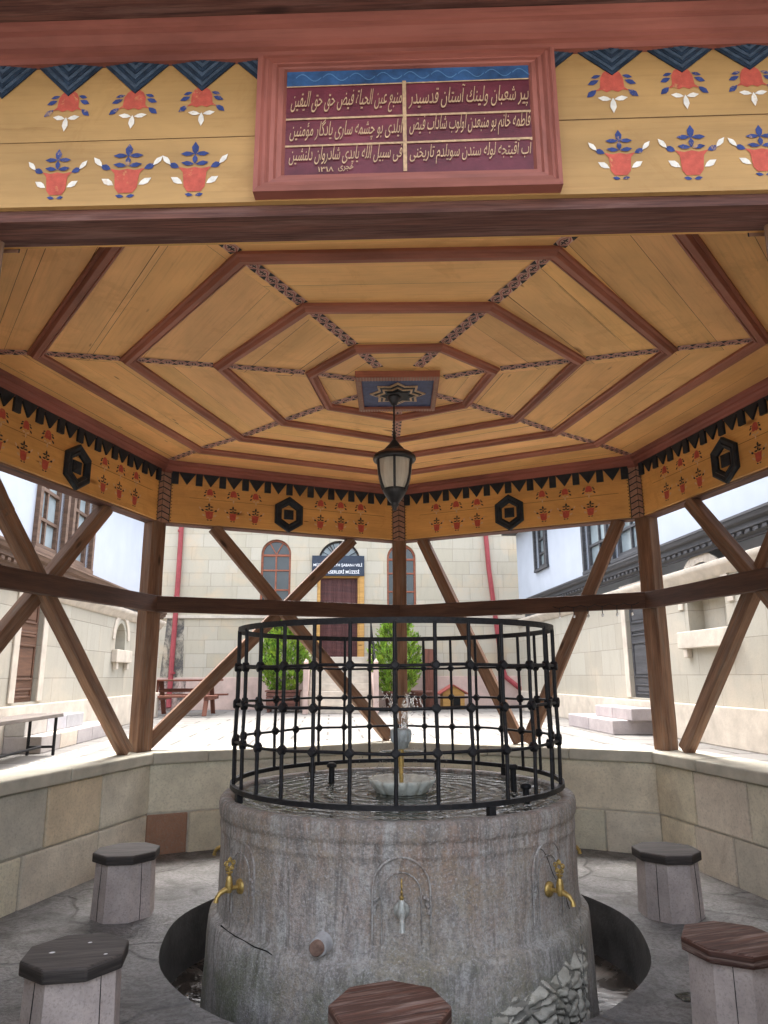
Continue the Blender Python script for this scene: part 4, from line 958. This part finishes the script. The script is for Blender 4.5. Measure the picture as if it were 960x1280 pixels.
# ------------------------------------------------------------------ stools
def octa(r, ph=0): return [(r*cos(ph+pi/8+q*pi/4), r*sin(ph+pi/8+q*pi/4)) for q in range(8)]
def make_stool():
    t = thing('stone_stool', '', 'stool', (0, 0, 0), 'octagonal stools around the fountain')
    m = MB(); a, b, c = octa(.2), octa(.195), octa(.188); rnd = random.Random(4)
    cols = [(rnd.uniform(.85, 1.1), )*3 for _ in range(8)]
    for q in range(8):
        q2 = (q+1) % 8; x = cols[q][0]; tn = (x*1.04, x*.99, x*.97)
        m.face([(*a[q], -.01), (*a[q2], -.01), (*b[q2], .12), (*b[q], .12)], 0, tint=tn); m.face([(*b[q], .12), (*b[q2], .12), (*c[q2], .338), (*c[q], .338)], 0, tint=tn)
    for q in (1, 4, 6):   # open joints between the staves
        e = .52; p0 = Vector(a[q]).lerp(Vector(a[(q+1) % 8]), e); p1 = Vector(c[q]).lerp(Vector(c[(q+1) % 8]), e)
        m.tube([(p0.x, p0.y, 0), (p0.x*.99+p1.x*.01, p0.y, .12), (p1.x, p1.y, .338)], .0019, 4, 1)
    m.face([(*p, .338) for p in c], 0, tint=(1, 1, 1)); m.build('stool_base', [M_STOOL, M_DARK], t)
    m = MB(); d = octa(.215)
    m.solid([(*p, .336) for p in d], [(*p, .392) for p in d]); m.build('seat', M_SEATD, t, .009, 3)
    return t
st0 = make_stool()
ST = [((-1.815, .26), .12, M_SEATD, 'octagonal stone stool with plain charcoal seat beside the parapet, left of the basin'),
      ((1.725, .25), .05, M_SEATD, 'octagonal stone stool with plain charcoal seat beside the parapet, right of the basin'),
      ((-1.375, -1.52), .2, M_SEATD, 'octagonal stone stool whose dark seat is spotted with three white droppings'),
      ((1.41, -1.37), .33, M_SEATB, 'pale stone stool with worn brown seat at front right, cut by the picture edge'),
      ((-.065, -2.03), .38, M_SEATB, 'octagonal stool right in front of the basin, only its red-brown seat showing')]
for q, ((x, y), rz, sm, lab) in enumerate(ST):
    t = st0 if q == 0 else copy_tree(st0); t.location = (x, y, 0); t.rotation_euler = (0, 0, rz); t['label'] = lab
    if sm is not M_SEATD:
        for c in t.children:
            if c.name.startswith('seat'): c.data = c.data.copy(); c.data.materials[0] = sm
    if q == 2:
        m = MB()
        for dx, dy, r in ((-.09, -.02, .012), (.04, .07, .009), (.13, -.08, .008)):
            m.poly([(dx+r*cos(u/9*TAU)*(1+.3*sin(3*u)), dy+r*.8*sin(u/9*TAU)) for u in range(9)], lambda x_, y_: (x_, y_, .3945))
        m.build('dropping', M_LETTER, t, org=(0, 0, 0))

# ------------------------------------------------------------------ courtyard buildings
def wall_holes(mb, mp, a0, a1, z0, z1, holes, depth=.2, mi=0):
    xs = sorted({a0, a1, *[h[0] for h in holes], *[h[1] for h in holes]}); zs = sorted({z0, z1, *[h[2] for h in holes], *[h[3] for h in holes]})
    for i in range(len(xs)-1):
        for j in range(len(zs)-1):
            cx, cz_ = (xs[i]+xs[i+1])/2, (zs[j]+zs[j+1])/2
            if any(h[0] < cx < h[1] and h[2] < cz_ < h[3] for h in holes): continue
            mb.face([mp(xs[i], 0, zs[j]), mp(xs[i+1], 0, zs[j]), mp(xs[i+1], 0, zs[j+1]), mp(xs[i], 0, zs[j+1])], mi)
    for h in holes:
        x0, x1, y0, y1 = h[:4]; arch = len(h) > 4 and h[4]
        if arch:
            r = (x1-x0)/2; zs_ = y1-r; c = (x0+x1)/2; n = 16
            arc = [(c-r*cos(pi*u/n), zs_+r*sin(pi*u/n)) for u in range(n+1)]
            L_ = arc[:n//2+1]+[(x0, y1)]; R_ = arc[n//2:]+[(x1, y1)]
            for P in (L_, R_):
                for t in tessellate_polygon([[Vector((x, y, 0)) for x, y in P]]): mb.face([mp(P[i][0], 0, P[i][1]) for i in t], mi)
            lp = [(x0, y0)]+arc+[(x1, y0)]
        else: lp = [(x0, y0), (x0, y1), (x1, y1), (x1, y0)]
        for i in range(len(lp)):
            p, q = lp[i], lp[(i+1) % len(lp)]; mb.face([mp(*p[:1], 0, p[1]), mp(q[0], 0, q[1]), mp(q[0], depth, q[1]), mp(p[0], depth, p[1])], mi)
def window_unit(parent, mp, x0, x1, z0, z1, d, fm, gm, cols=2, rows=(.5,), fw=.05, arch=False, bar=.03):
    m = MB(); r = (x1-x0)/2; c = (x0+x1)/2; zs_ = z1-r if arch else z1
    for xx in (x0, x1-fw): m.box(xx, xx+fw, d-.05, d+.03, z0, zs_, 0, mp=mp)
    m.box(x0, x1, d-.055, d+.03, z0, z0+fw, 0, mp=mp); m.box(x0+fw, x1-fw, d-.05, d+.03, zs_-fw, zs_, 0, mp=mp)
    for q in range(1, cols): xx = x0+(x1-x0)*q/cols; m.box(xx-bar/2, xx+bar/2, d-.04, d+.02, z0+fw, zs_-fw, 0, mp=mp)
    for f in rows: zz_ = z0+(zs_-z0)*f; m.box(x0+fw, x1-fw, d-.045, d+.02, zz_-bar/2, zz_+bar/2, 0, mp=mp)
    if arch:
        n = 18
        for u in range(n):
            a0, a1 = pi*u/n, pi*(u+1)/n; R1_, R2_ = r, r-fw
            q4 = [(c-R1_*cos(a0), zs_+R1_*sin(a0)), (c-R1_*cos(a1), zs_+R1_*sin(a1)), (c-R2_*cos(a1), zs_+R2_*sin(a1)), (c-R2_*cos(a0), zs_+R2_*sin(a0))]
            m.face([mp(x, d-.05, z) for x, z in q4]); m.face([mp(q4[3][0], d-.05, q4[3][1]), mp(q4[2][0], d-.05, q4[2][1]), mp(q4[2][0], d+.03, q4[2][1]), mp(q4[3][0], d+.03, q4[3][1])])
        for a_ in (pi/3, 2*pi/3): m.beam(mp(c, d-.02, zs_), mp(c+(r-fw*.5)*cos(a_), d-.02, zs_+(r-fw*.5)*sin(a_)), .03, .03, mp(0, 1, 0) if False else (0, 0, 1))
    o = m.build('window', fm, parent)
    gmb = MB()
    pts = [(x0+.01, z0+.01), (x1-.01, z0+.01), (x1-.01, zs_)]+([(c+(r-.01)*cos(pi*u/14), zs_+(r-.01)*sin(pi*u/14)) for u in range(15)] if arch else [])+[(x0+.01, zs_)]
    gmb.poly(pts, lambda x, z: mp(x, d, z)); gmb.build('pane', gm, o, org=ORG[parent.name])
    return o
def panel_door(parent, mp, x0, x1, z0, z1, d, mat, cols=2, rows=((0, .25), (.25, .6), (.6, 1)), leaf_gap=True, hm=None):
    m = MB(); m.box(x0, x1, d, d+.05, z0, z1, 0, mp=mp); w_ = (x1-x0)/cols
    for q in range(cols):
        for f0, f1 in rows:
            zz0, zz1 = z0+(z1-z0)*f0+.05, z0+(z1-z0)*f1-.05; a0, a1 = x0+q*w_+.06, x0+(q+1)*w_-.06
            if a1-a0 < .05: a0, a1 = x0+q*w_+.03, x0+(q+1)*w_-.03
            for (p0, p1, p2, p3) in ((a0, a1, zz0, zz0+.025), (a0, a1, zz1-.025, zz1), (a0, a0+.025, zz0, zz1), (a1-.025, a1, zz0, zz1)): m.box(p0, p1, d-.018, d+.004, p2, p3, 0, mp=mp)
            m.box(a0+.05, a1-.05, d-.01, d+.004, zz0+.05, zz1-.05, 0, mp=mp)
    o = m.build('door', mat, parent, .004, 1)
    if hm:
        h = MB(); xx = x0+(x1-x0)*.12; h.tube([mp(xx, d, z0+(z1-z0)*.5), mp(xx, d-.06, z0+(z1-z0)*.5), mp(xx+.09, d-.06, z0+(z1-z0)*.5)], .012, 6); h.box(xx-.02, xx+.02, d-.02, d, z0+(z1-z0)*.42, z0+(z1-z0)*.55, mp=mp); h.build('handle', hm, o, org=ORG[parent.name])
    return o
# ---- stone building with the arched windows, across the courtyard
FV = 14.8
fac = thing('stone_building', 'tall cream ashlar building with arched windows and double door behind the courtyard', 'building', (-.3, FV, GZ), court=True)
mpF = lambda a, d, z: (a, FV+d, z)
DX0, DX1, DZ0, DZ1 = -.87, .33, 1.985, 4.6
HOL = [(-2.42, -1.6, 3.2, 5.2, True), (1.05, 1.86, 3.2, 5.1, True), (DX0, DX1, DZ0, DZ1), (-7.2, -6.3, 3.2, 5.2, True), (-.85, .31, 4.6, 5.18, True)]
m = MB(); wall_holes(m, mpF, -10, 7.5, GZ, 7.5, HOL, .22)
m.box(-10, 7.5, .22, .6, GZ-.2, 7.5, 0, mp=mpF)
m.build('wall', M_FACADE, fac)
m = MB(); m.box(-10, 7.5, -.035, -.0, GZ, 1.48, 0, mp=mpF); m.build('plinth', M_PINKPL, fac, .008)
m = MB(); m.box(-10, 7.5, -.05, -.001, 3.02, 3.1, 0, mp=mpF); m.build('string_course', M_STEPC, fac, .008)
m = MB(); m.box(-10.3, 7.8, -.3, .6, 7.5, 7.7, 0, mp=mpF); m.build('cornice', M_STEPC, fac, .02)
for h in HOL[:2]+HOL[3:4]: window_unit(fac, mpF, h[0], h[1], h[2], h[3], .13, M_FRAMER, M_GLASS, 2, (.38, .72), .055, True, .04)
m = MB()
for x0, x1, z0, z1, d0 in ((-2.42, -1.6, 3.12, 3.2, -.06), (1.05, 1.86, 3.12, 3.2, -.06)): m.box(x0-.06, x1+.06, d0, .05, z0, z1, 0, mp=mpF)
m.build('window_sill', M_STEPC, fac, .008)
panel_door(fac, mpF, DX0+.09, DX1-.09, DZ0, 4.14, .14, M_DOORR, 4, ((0, .24), (.24, .6), (.6, 1)), hm=M_BRASS)
m = MB(); m.box(DX0, DX0+.09, .02, .2, DZ0, 4.2, 0, mp=mpF); m.box(DX1-.09, DX1, .0, .2, DZ0, 4.2, 0, mp=mpF); m.box(DX0+.09, DX1-.09, .02, .2, 4.14, 4.2, 0, mp=mpF); m.build('door_frame', M_YELW, fac, .004)
m = MB(); m.box(DX1-.04, DX1+.09, -.05, -.002, DZ0, 4.32, 0, mp=mpF); m.build('door_trim', M_YELW, fac, .004)
window_unit(fac, mpF, -.85, .31, 4.5, 5.18, .13, M_INK, M_GLASSG, 1, (), .05, True, .03)
m = MB()
for q in range(9):
    a_ = pi*(q+.5)/9; m.beam(mpF(-.27, .06, 4.6), mpF(-.27+.56*cos(a_), .06, 4.6+.56*sin(a_)), .018, .018)
m.build('fanlight_bars', M_IRON, fac)
# drainpipes
m = MB(); m.tube([mpF(-4.6, -.08, 7.5), mpF(-4.61, -.08, 4), mpF(-4.66, -.08, .95), mpF(-4.64, -.14, .72)], .068, 12)
for z in (1.6, 3.6, 5.4): m.tube([mpF(-4.62, -.08, z-.03), mpF(-4.62, -.08, z+.03)], .08, 12)
m.build('drainpipe', M_PIPE, fac)
m = MB(); m.tube([mpF(3.74, -.08, 7.5), mpF(3.9, -.08, 4.4), mpF(4.1, -.08, 2.4), mpF(4.2, -.08, 1.55)], .068, 12)
m.tube([mpF(4.2, -.08, 1.6), mpF(4.25, -.1, 1.45), mpF(4.7, -.3, 1.05), mpF(5.0, -.5, .8)], .068, 12); m.build('drainpipe', M_PIPE, fac)
m = MB(); m.face([mpF(-5.0, -.037, .66), mpF(-4.3, -.037, .66), mpF(-4.25, -.037, 1.4), mpF(-4.98, -.037, 1.4)]); m.face([mpF(-4.95, -.003, 1.48), mpF(-4.35, -.003, 1.48), mpF(-4.4, -.003, 3.02), mpF(-4.85, -.003, 3.02)]); m.build('damp_stain', M_STAIN, fac)
# sign over the door
sg = thing('sign_board', 'dark blue sign board with two lines of white lettering over the double door', 'sign', (-.3, FV-.06, 4.39), court=True)
m = MB(); m.box(-1.02, .42, -.085, -.055, 4.18, 4.74, 0, mp=mpF); m.build('sign_panel', M_SIGN, sg, .004)
to = lambda x, z: tuple(Vector(mpF(x, -.0875, z))-Vector(ORG[sg.name]))
text_mesh('MÜZE - PİR ŞEYH ŞABAN-I VELİ', 'lettering', M_LETTER, sg, to, -.98, .36, 4.42, 4.54, .01)
text_mesh('VAKIF ESERLERİ MÜZESİ', 'lettering', M_LETTER, sg, to, -.9, .28, 4.24, 4.36, .01)
# stairs to the double door
stp = thing('stone_staircase', 'cream stone staircase between two slim pillars leading up to the double door', 'stairs', (-.25, 12.8, GZ), court=True)
m = MB(); n = 8
for q in range(n): m.box(-.98, .5, 12.25+.27*q, 14.8-.04, GZ+(DZ0-GZ)/n*q, GZ+(DZ0-GZ)/n*(q+1)-.001)
m.build('steps', M_STEPC, stp, .012)
for x in (-1.1, .52):
    m = MB(); m.box(x, x+.12, 12.1, 12.24, GZ, 1.72); m.box(x-.02, x+.14, 12.08, 12.26, 1.72, 1.77); m.lathe([(.05, 1.77), (.06, 1.81), (.03, 1.86), (.0, 1.9)], 12, 0, (x+.06, 12.17, 0)); m.build('pillar', M_PINKPL, stp, .008)
    m = MB(); m.beam((x+.06, 12.24, GZ+.2), (x+.06, 14.7, DZ0+.1), .1, .4); m.build('side_wall', M_PINKPL, stp, .006)
m = MB(); m.tube([(.58, 12.3, 1.7), (.58, 14.6, 3.0)], .022, 8)
for q in range(6): y = 12.4+q*.42; m.tube([(.58, y, GZ+.4+.56*(y-12.3)), (.58, y, 1.74+.565*(y-12.3))], .012, 6)
m.build('handrail', M_IRON, stp)

# ---- side buildings: stone ground floor, timber cornice, white upper wall
UT = 5.1
def side_building(name, label, sgn, U, v0, v1, wood, doorm, door, wins, niche, ez0, ez1, stone_top, handle=None):
    root = thing(name, label, 'building', (sgn*U, (v0+v1)/2, GZ), court=True)
    mp = lambda a, d, z: (sgn*(U+d), a, z)
    hol = [door[:4], niche[:4]+(niche[4],)]
    m = MB(); wall_holes(m, mp, v0, v1, GZ, stone_top, hol, .22)
    m.box(v0, v1, .22, .6, GZ-.1, stone_top, 0, mp=mp)
    m.face([mp(v1, 0, GZ), mp(v1, 4, GZ), mp(v1, 4, stone_top), mp(v1, 0, stone_top)])
    m.build('wall', M_SIDEW, root)
    m = MB(); m.box(v0, v1, -.07, -.001, GZ, door[2]-.03, 0, mp=mp); m.build('plinth', M_STEPC, root, .012)
    m = MB()   # rounded stone cornice
    prof = [(-.001, stone_top-.16), (-.03, stone_top-.15), (-.04, stone_top-.1), (-.09, stone_top-.06), (-.12, stone_top), (-.1, stone_top+.02), (.2, stone_top+.02)]
    m.grid([[mp(v0, d, z), mp(v1, d, z)] for d, z in prof], 0, True); m.build('stone_cornice', M_STEPC, root)
    m = MB(); h = ez1-ez0
    prof = [(-.02, ez0), (-.06, ez0), (-.06, ez0+.03), (-.1, ez0+.045), (-.1, ez0+.085), (-.13, ez0+.1), (-.13, ez0+h*.62), (-.18, ez0+h*.68), (-.2, ez0+h*.85), (-.2, ez1-.03), (-.21, ez1-.03), (-.21, ez1), (.1, ez1+.04)]
    for q in range(len(prof)-1):
        (d0, z0), (d1, z1) = prof[q], prof[q+1]; m.face([mp(v0, d0, z0), mp(v1, d0, z0), mp(v1, d1, z1), mp(v0, d1, z1)], 0, uv=[(0, q*.3), (v1-v0, q*.3), (v1-v0, q*.3+.12), (0, q*.3+.12)])
    m.face([mp(v1, d, z) for d, z in prof]+[mp(v1, .1, ez0)])
    nb = int((v1-v0)/.16)
    for q in range(nb): a = v0+.16*q; m.box(a, a+.08, -.128, -.095, ez0+.05, ez0+.083, 0, mp=mp)
    m.build('timber_cornice', wood, root)
    hw = [(w_[0], w_[1], w_[2], w_[3]) for w_ in wins]
    m = MB(); mp2 = lambda a, d, z: mp(a, d+.04, z)
    wall_holes(m, mp2, v0, v1, ez1-.05, UT, hw, .14); m.box(v0, v1, .18, .5, stone_top, UT, 0, mp=mp)
    m.face([mp(v1, .04, ez1-.05), mp(v1, 4, ez1-.05), mp(v1, 4, UT), mp(v1, .04, UT)]); m.build('upper_wall', M_WHITEW, root)
    for w_ in wins:
        window_unit(root, mp2, w_[0], w_[1], w_[2], w_[3], .09, wood, M_GLASSG, 2, (.33, .66), .07, False, .045)
        f = MB(); x0, x1, z0, z1 = w_
        for (a0, a1, b0, b1) in ((x0-.09, x0, z0-.02, z1+.09), (x1, x1+.09, z0-.02, z1+.09), (x0, x1, z1, z1+.09), (x0-.12, x1+.12, z0-.08, z0-.02)): f.box(a0, a1, -.06, .02, b0, b1, 0, mp=mp2)
        f.build('window_casing', wood, root, .004)
    m = MB(); m.box(v0-.2, v1+.2, -.3, .6, UT, UT+.12, 0, mp=mp); m.build('roof_edge', wood, root)
    panel_door(root, mp, door[0]+.02, door[1]-.02, door[2], door[3], .045, doorm, 1, ((0, .16), (.16, .56), (.56, .68), (.68, 1)), hm=handle)
    # stone door surround
    m = MB()
    for a0, a1 in ((door[0]-.16, door[0]), (door[1], door[1]+.16)): m.box(a0, a1, -.025, -.001, door[2], door[3]+.16, 0, mp=mp)
    m.box(door[0], door[1], -.025, -.001, door[3], door[3]+.16, 0, mp=mp); m.build('door_surround', M_STEPC, root, .008)
    # wall niche with sill slab and corbels
    x0, x1, z0, z1 = niche[:4]
    m = MB(); m.box(x0-.18, x1+.18, -.1, -.001, z0-.22, z0, 0, mp=mp)
    for xx in (x0-.08, x1-.02): m.box(xx, xx+.1, -.08, -.001, z0-.34, z0-.22, 0, mp=mp)
    m.build('niche_sill', M_STEPC, root, .012)
    m = MB(); r = (x1-x0)/2+.22; c = (x0+x1)/2; zc = z1-(x1-x0)/2 if niche[4] else z1-.15
    for u in range(16):
        a0, a1 = pi*u/16, pi*(u+1)/16
        m.solid([mp(c+(r-.13)*cos(a0), -.001, zc+(r-.13)*sin(a0)), mp(c+r*cos(a0), -.001, zc+r*sin(a0)), mp(c+r*cos(a1), -.001, zc+r*sin(a1)), mp(c+(r-.13)*cos(a1), -.001, zc+(r-.13)*sin(a1))],
                [mp(c+(r-.13)*cos(a0), -.025, zc+(r-.13)*sin(a0)), mp(c+r*cos(a0), -.025, zc+r*sin(a0)), mp(c+r*cos(a1), -.025, zc+r*sin(a1)), mp(c+(r-.13)*cos(a1), -.025, zc+(r-.13)*sin(a1))])
    m.build('niche_arch', M_STEPC, root, .005)
    return root
side_building('side_building', 'pale stone building with dark grey door, grey timber cornice and white upper storey', 1, 4.3, -9, 13.3, M_GREYW, M_GREYW,
              (5.7, 6.54, 1.15, 2.75), [(5.75, 6.85, 3.42, 4.75), (7.15, 8.25, 3.42, 4.75), (10.7, 11.5, 3.92, 4.95)], (3.56, 4.5, 2.05, 2.5, False), 3.0, 3.26, 2.84, M_IRON)
side_building('side_building', 'pale stone building with narrow brown door, brown timber cornice and white upper storey', -1, 4.25, -9, 11.5, M_BROWNW, M_DOORB,
              (4.3, 4.98, 1.2, 2.55), [(4.55, 5.42, 3.16, 4.4), (5.75, 6.6, 3.16, 4.4)], (8.25, 8.85, 1.97, 2.45, True), 2.75, 3.0, 2.68)
# steps along the side walls
def step_block(mb, u0, u1, v0, v1, z0, z1, n, rnd, tn):
    for q in range(n):
        a, b = v0+(v1-v0)*q/n, v0+(v1-v0)*(q+1)/n; t = rnd.uniform(.85, 1.15); mb.box(u0, u1, a+.003, b-.003, z0, z1, 0, tint=tuple(x*t for x in tn[q % len(tn)]))
M_STEPT = m_tint('dressed_step_stone', (.42, .39, .37), .14, 4, .25, .004, .9)
rnd = random.Random(21)
t = thing('stone_steps', 'two grey stone steps with one cream block against the left stone wall', 'steps', (-4.0, 5.6, GZ), 'wall steps', court=True)
m = MB(); step_block(m, -4.18, -3.75, 4.0, 7.0, GZ, GZ+.19, 5, rnd, [(1, .97, .95), (1.25, 1.15, .98), (.9, .88, .9), (.9, .88, .9), (1, 1, 1)]); m.build('lower_step', M_STEPT, t, .012)
m = MB(); step_block(m, -4.18, -3.95, 4.0, 6.0, GZ+.19, GZ+.37, 3, rnd, [(.95, .95, .9), (.85, .9, 1), (.9, .95, 1)]); m.build('upper_step', M_STEPT, t, .012)
t = thing('stone_steps', 'two mauve-grey stone steps below the dark grey door of the right building', 'steps', (4.0, 7, GZ), 'wall steps', court=True)
m = MB(); step_block(m, 3.62, 4.22, 5.7, 7.7, GZ, GZ+.2, 2, rnd, [(1.05, 1, 1.03), (1, .95, 1)]); m.build('lower_step', M_STEPT, t, .012)
m = MB(); step_block(m, 3.85, 4.22, 5.55, 7.0, GZ+.2, GZ+.37, 2, rnd, [(1.05, 1, 1.03), (1.02, .97, 1)]); m.build('upper_step', M_STEPT, t, .012)

# ------------------------------------------------------------------ courtyard furniture
pt = thing('picnic_table', 'red-brown wooden picnic table with attached benches in front of the stone building', 'picnic table', (-3.7, 12.3, GZ), court=True)
m = MB(); x0, x1 = -4.62, -2.98
for q in range(5): m.box(x0, x1, 11.93+.145*q, 11.93+.145*q+.135, 1.4, 1.44)
m.build('tabletop', M_TABLEW, pt, .005)
for y in (11.35, 12.95):
    m = MB()
    for q in range(2): m.box(x0-.05, x1+.05, y+.14*q, y+.14*q+.13, 1.06, 1.1)
    m.build('bench_plank', M_TABLEW, pt, .005)
for x in (x0+.25, x1-.25):
    for s in (-1, 1):
        m = MB(); m.beam((x, 12.3+s*.18, 1.39), (x, 12.3+s*.62, GZ), .045, .1, (1, 0, 0)); m.build('leg', M_TABLEW, pt, .004)
    m = MB(); m.beam((x+.05, 11.38, 1.03), (x+.05, 13.2, 1.03), .045, .09); m.build('bench_support', M_TABLEW, pt, .004)
m = MB(); m.beam((x0+.25, 12.3, 1.2), (x1-.25, 12.3, 1.2), .05, .08); m.build('stretcher', M_TABLEW, pt, .004)
bn = thing('wooden_bench', 'weathered plank bench on thin dark metal legs against the left stone wall', 'bench', (-3.7, 3.3, GZ), court=True)
m = MB()
for q in range(2): m.box(-3.88+.19*q, -3.71+.19*q, 2.2, 3.98, 1.06, 1.1)
m.build('seat', M_BENCHW, bn, .006)
for y in (2.4, 3.86):
    m = MB(); m.tube([(-3.84, y, GZ), (-3.84, y, 1.055)], .018, 8); m.tube([(-3.56, y, GZ), (-3.56, y, 1.055)], .018, 8); m.tube([(-3.84, y, .74), (-3.56, y, .74)], .014, 8); m.build('leg_frame', M_IRON, bn)
m = MB(); m.tube([(-3.7, 2.4, .74), (-3.7, 3.86, .74)], .014, 8); m.build('stretcher', M_IRON, bn)
# planters and shrubs
def planter(u, v, label, kind):
    t = thing('planter', label, 'planter', (u, v, GZ), 'planters by the staircase', court=True)
    m = MB()
    if kind == 0:
        for zz in range(4): m.box(u-.4, u+.4, v-.32, v+.32, GZ+.08+.1*zz, GZ+.17+.1*zz)
        for sx in (-.37, .3):
            for sy in (-.3, .23): m.box(u+sx, u+sx+.07, v+sy, v+sy+.07, GZ, GZ+.1)
        m.box(u-.43, u+.43, v-.35, v+.35, GZ+.48, GZ+.52)
        m.build('planter_box', M_POT, t, .006)
    else:
        m.lathe([(.2, GZ), (.24, GZ+.02), (.3, GZ+.4), (.33, GZ+.42), (.33, GZ+.48), (.29, GZ+.48), (.27, GZ+.42), (.0, GZ+.42)], 28, 0, (u, v, 0)); m.build('pot', M_POT, t)
    m = MB(); m.poly([(.26*cos(q/14*TAU), .26*sin(q/14*TAU)) for q in range(14)], lambda x, y: (u+x, v+y, GZ+.525 if kind == 0 else GZ+.43)); m.build('soil', M_SILT, t)
def shrub(u, v, zb, zt, rx, label, seed):
    t = thing('shrub', label, 'shrub', (u, v, zb), 'clipped thuja shrubs', court=True); rnd = random.Random(seed)
    m = MB(); m.tube([(u, v, zb-.08), (u+.01, v, zb+.3), (u, v+.01, zt-.5)], [.035, .03, .012], 8)
    for q in range(14):
        a_ = rnd.uniform(0, TAU); z_ = zb+.1+(zt-zb)*.8*rnd.random(); m.tube([(u, v, z_), (u+rx*.6*cos(a_), v+rx*.6*sin(a_), z_+.25)], [.012, .004], 5)
    m.build('trunk', M_BENCHW, t)
    m = MB(); H_ = zt-zb; lob = [rnd.uniform(0, TAU) for _ in range(6)]
    def rad(a_, f): return rx*(sin(pi*min(1, f*.93+.05))**.55*(1-.28*f))*(1+.13*sin(3*a_+lob[0]+f*7)+.12*sin(5*a_+lob[1]-f*13)+.08*sin(9*a_+f*23))
    for q in range(1250):          # sprays of scale-leaves
        f = rnd.random()**.9; a_ = rnd.uniform(0, TAU); rr = rad(a_, f)*(1-.5*rnd.random()**2.2)
        c = Vector((u+rr*cos(a_), v+rr*sin(a_), zb+f*H_)); tn = rnd.choice((.35, .6, .8, 1, 1.15, 1.3)); tint = (tn*rnd.uniform(.85, 1.2), tn, tn*rnd.uniform(.6, 1))
        out = Vector((cos(a_)*.6, sin(a_)*.6, rnd.uniform(.5, 1.3))).normalized(); side = out.cross(Vector((rnd.uniform(-1, 1), rnd.uniform(-1, 1), rnd.uniform(-.4, .4)))).normalized()
        for s in range(9):
            p = c+side*rnd.uniform(-.05, .05)+out*rnd.uniform(-.05, .08); l = rnd.uniform(.05, .1); w_ = rnd.uniform(.01, .02)
            o2 = (out+side*rnd.uniform(-.7, .7)+Vector((rnd.uniform(-.3, .3),)*3)).normalized(); s2 = o2.cross(Vector((rnd.uniform(-1, 1), rnd.uniform(-1, 1), rnd.uniform(-1, 1)))).normalized()
            m.face([p, p+o2*l*.5+s2*w_, p+o2*l, p+o2*l*.5-s2*w_], 0, tint=tint)
    m.build('foliage', M_LEAF, t)
planter(-1.62, 13.4, 'brown slatted wooden planter box left of the staircase', 0)
shrub(-1.62, 13.4, 1.12, 2.84, .6, 'bright green conical shrub in the slatted box left of the staircase', 3)
planter(1.16, 13.4, 'round brown pot right of the staircase', 1)
shrub(1.16, 13.4, 1.05, 2.92, .66, 'bright green bushy shrub in the round pot right of the staircase', 9)
planter(1.78, 13.75, 'small round brown pot beside the larger pot, right of the staircase', 1)
ch = thing('cat_house', 'small yellow wooden cat house with red roof and dark doorway by the stone building', 'cat house', (2.66, 14.15, GZ), court=True)
m = MB(); x0, x1, y0, y1 = 2.4, 2.96, 13.9, 14.4
m.solid([(x0, y0, GZ+.05), (x1, y0, GZ+.05), (x1, y1, GZ+.05), (x0, y1, GZ+.05)], [(x0, y0, 1.06), (x1, y0, 1.06), (x1, y1, 1.06), (x0, y1, 1.06)])
for y in (y0, y1): m.face([(x0, y, 1.06), (x1, y, 1.06), ((x0+x1)/2, y, 1.24)])
for x in (x0+.02, x1-.08):
    for y in (y0+.02, y1-.08): m.box(x, x+.06, y, y+.06, GZ, GZ+.05)
m.build('house_body', M_YELW, ch)
m = MB(); xm_ = (x0+x1)/2
for s in (-1, 1): m.solid([(xm_, y0-.08, 1.245), (xm_+s*.38, y0-.08, 1.02), (xm_+s*.38, y1+.08, 1.02), (xm_, y1+.08, 1.245)], [(xm_, y0-.08, 1.275), (xm_+s*.38, y0-.08, 1.05), (xm_+s*.38, y1+.08, 1.05), (xm_, y1+.08, 1.275)])
m.build('roof', M_TOOF, ch)
m = MB(); m.box(xm_-.02, xm_+.17, y0-.004, y0+.01, GZ+.08, GZ+.32); m.build('doorway', M_DARK, ch)
bd = thing('wooden_board', 'upright reddish brown board leaning on the stone building beside the cat house', 'board', (2.15, 14.65, GZ), court=True)
m = MB(); m.beam((2.14, 14.6, GZ), (2.2, 14.73, 2.2), .34, .04, (0, -1, .1)); m.build('board', M_TABLEW, bd, .004)
# ------------------------------------------------------------------ string of bulbs on the rail
sl = thing('string_lights', 'dark cable with small clear bulbs strung along the back right rail', 'string lights', tuple(onside(6, .0, RZ, .12)))
a, b = onside(6, .62*0+.02, RZ-.05, .126), onside(6, .34, RZ-.05, .126)
m = MB(); pts = [a.lerp(b, q/24)+Vector((0, 0, .03-.02*abs(sin(q*pi/4)))) for q in range(25)]; m.tube(pts, .004, 5); m.build('cable', M_IRON, sl)
k = NT('clear_bulb_glass'); k.b.inputs['Transmission Weight'].default_value = .7; M_BULB = k.fin((.8, .8, .78), .1)
for q in range(6):
    p = a.lerp(b, (q+.5)/6)
    m = MB(); m.tube([p+Vector((0, 0, .015)), p+Vector((0, 0, -.06))], .004, 5, 1); m.tube([p+Vector((0, 0, z)) for z in (-.055, -.065, -.08, -.09)], [.006, .013, .012, .002], 8, 0); m.build('bulb', [M_BULB, M_IRON], sl)
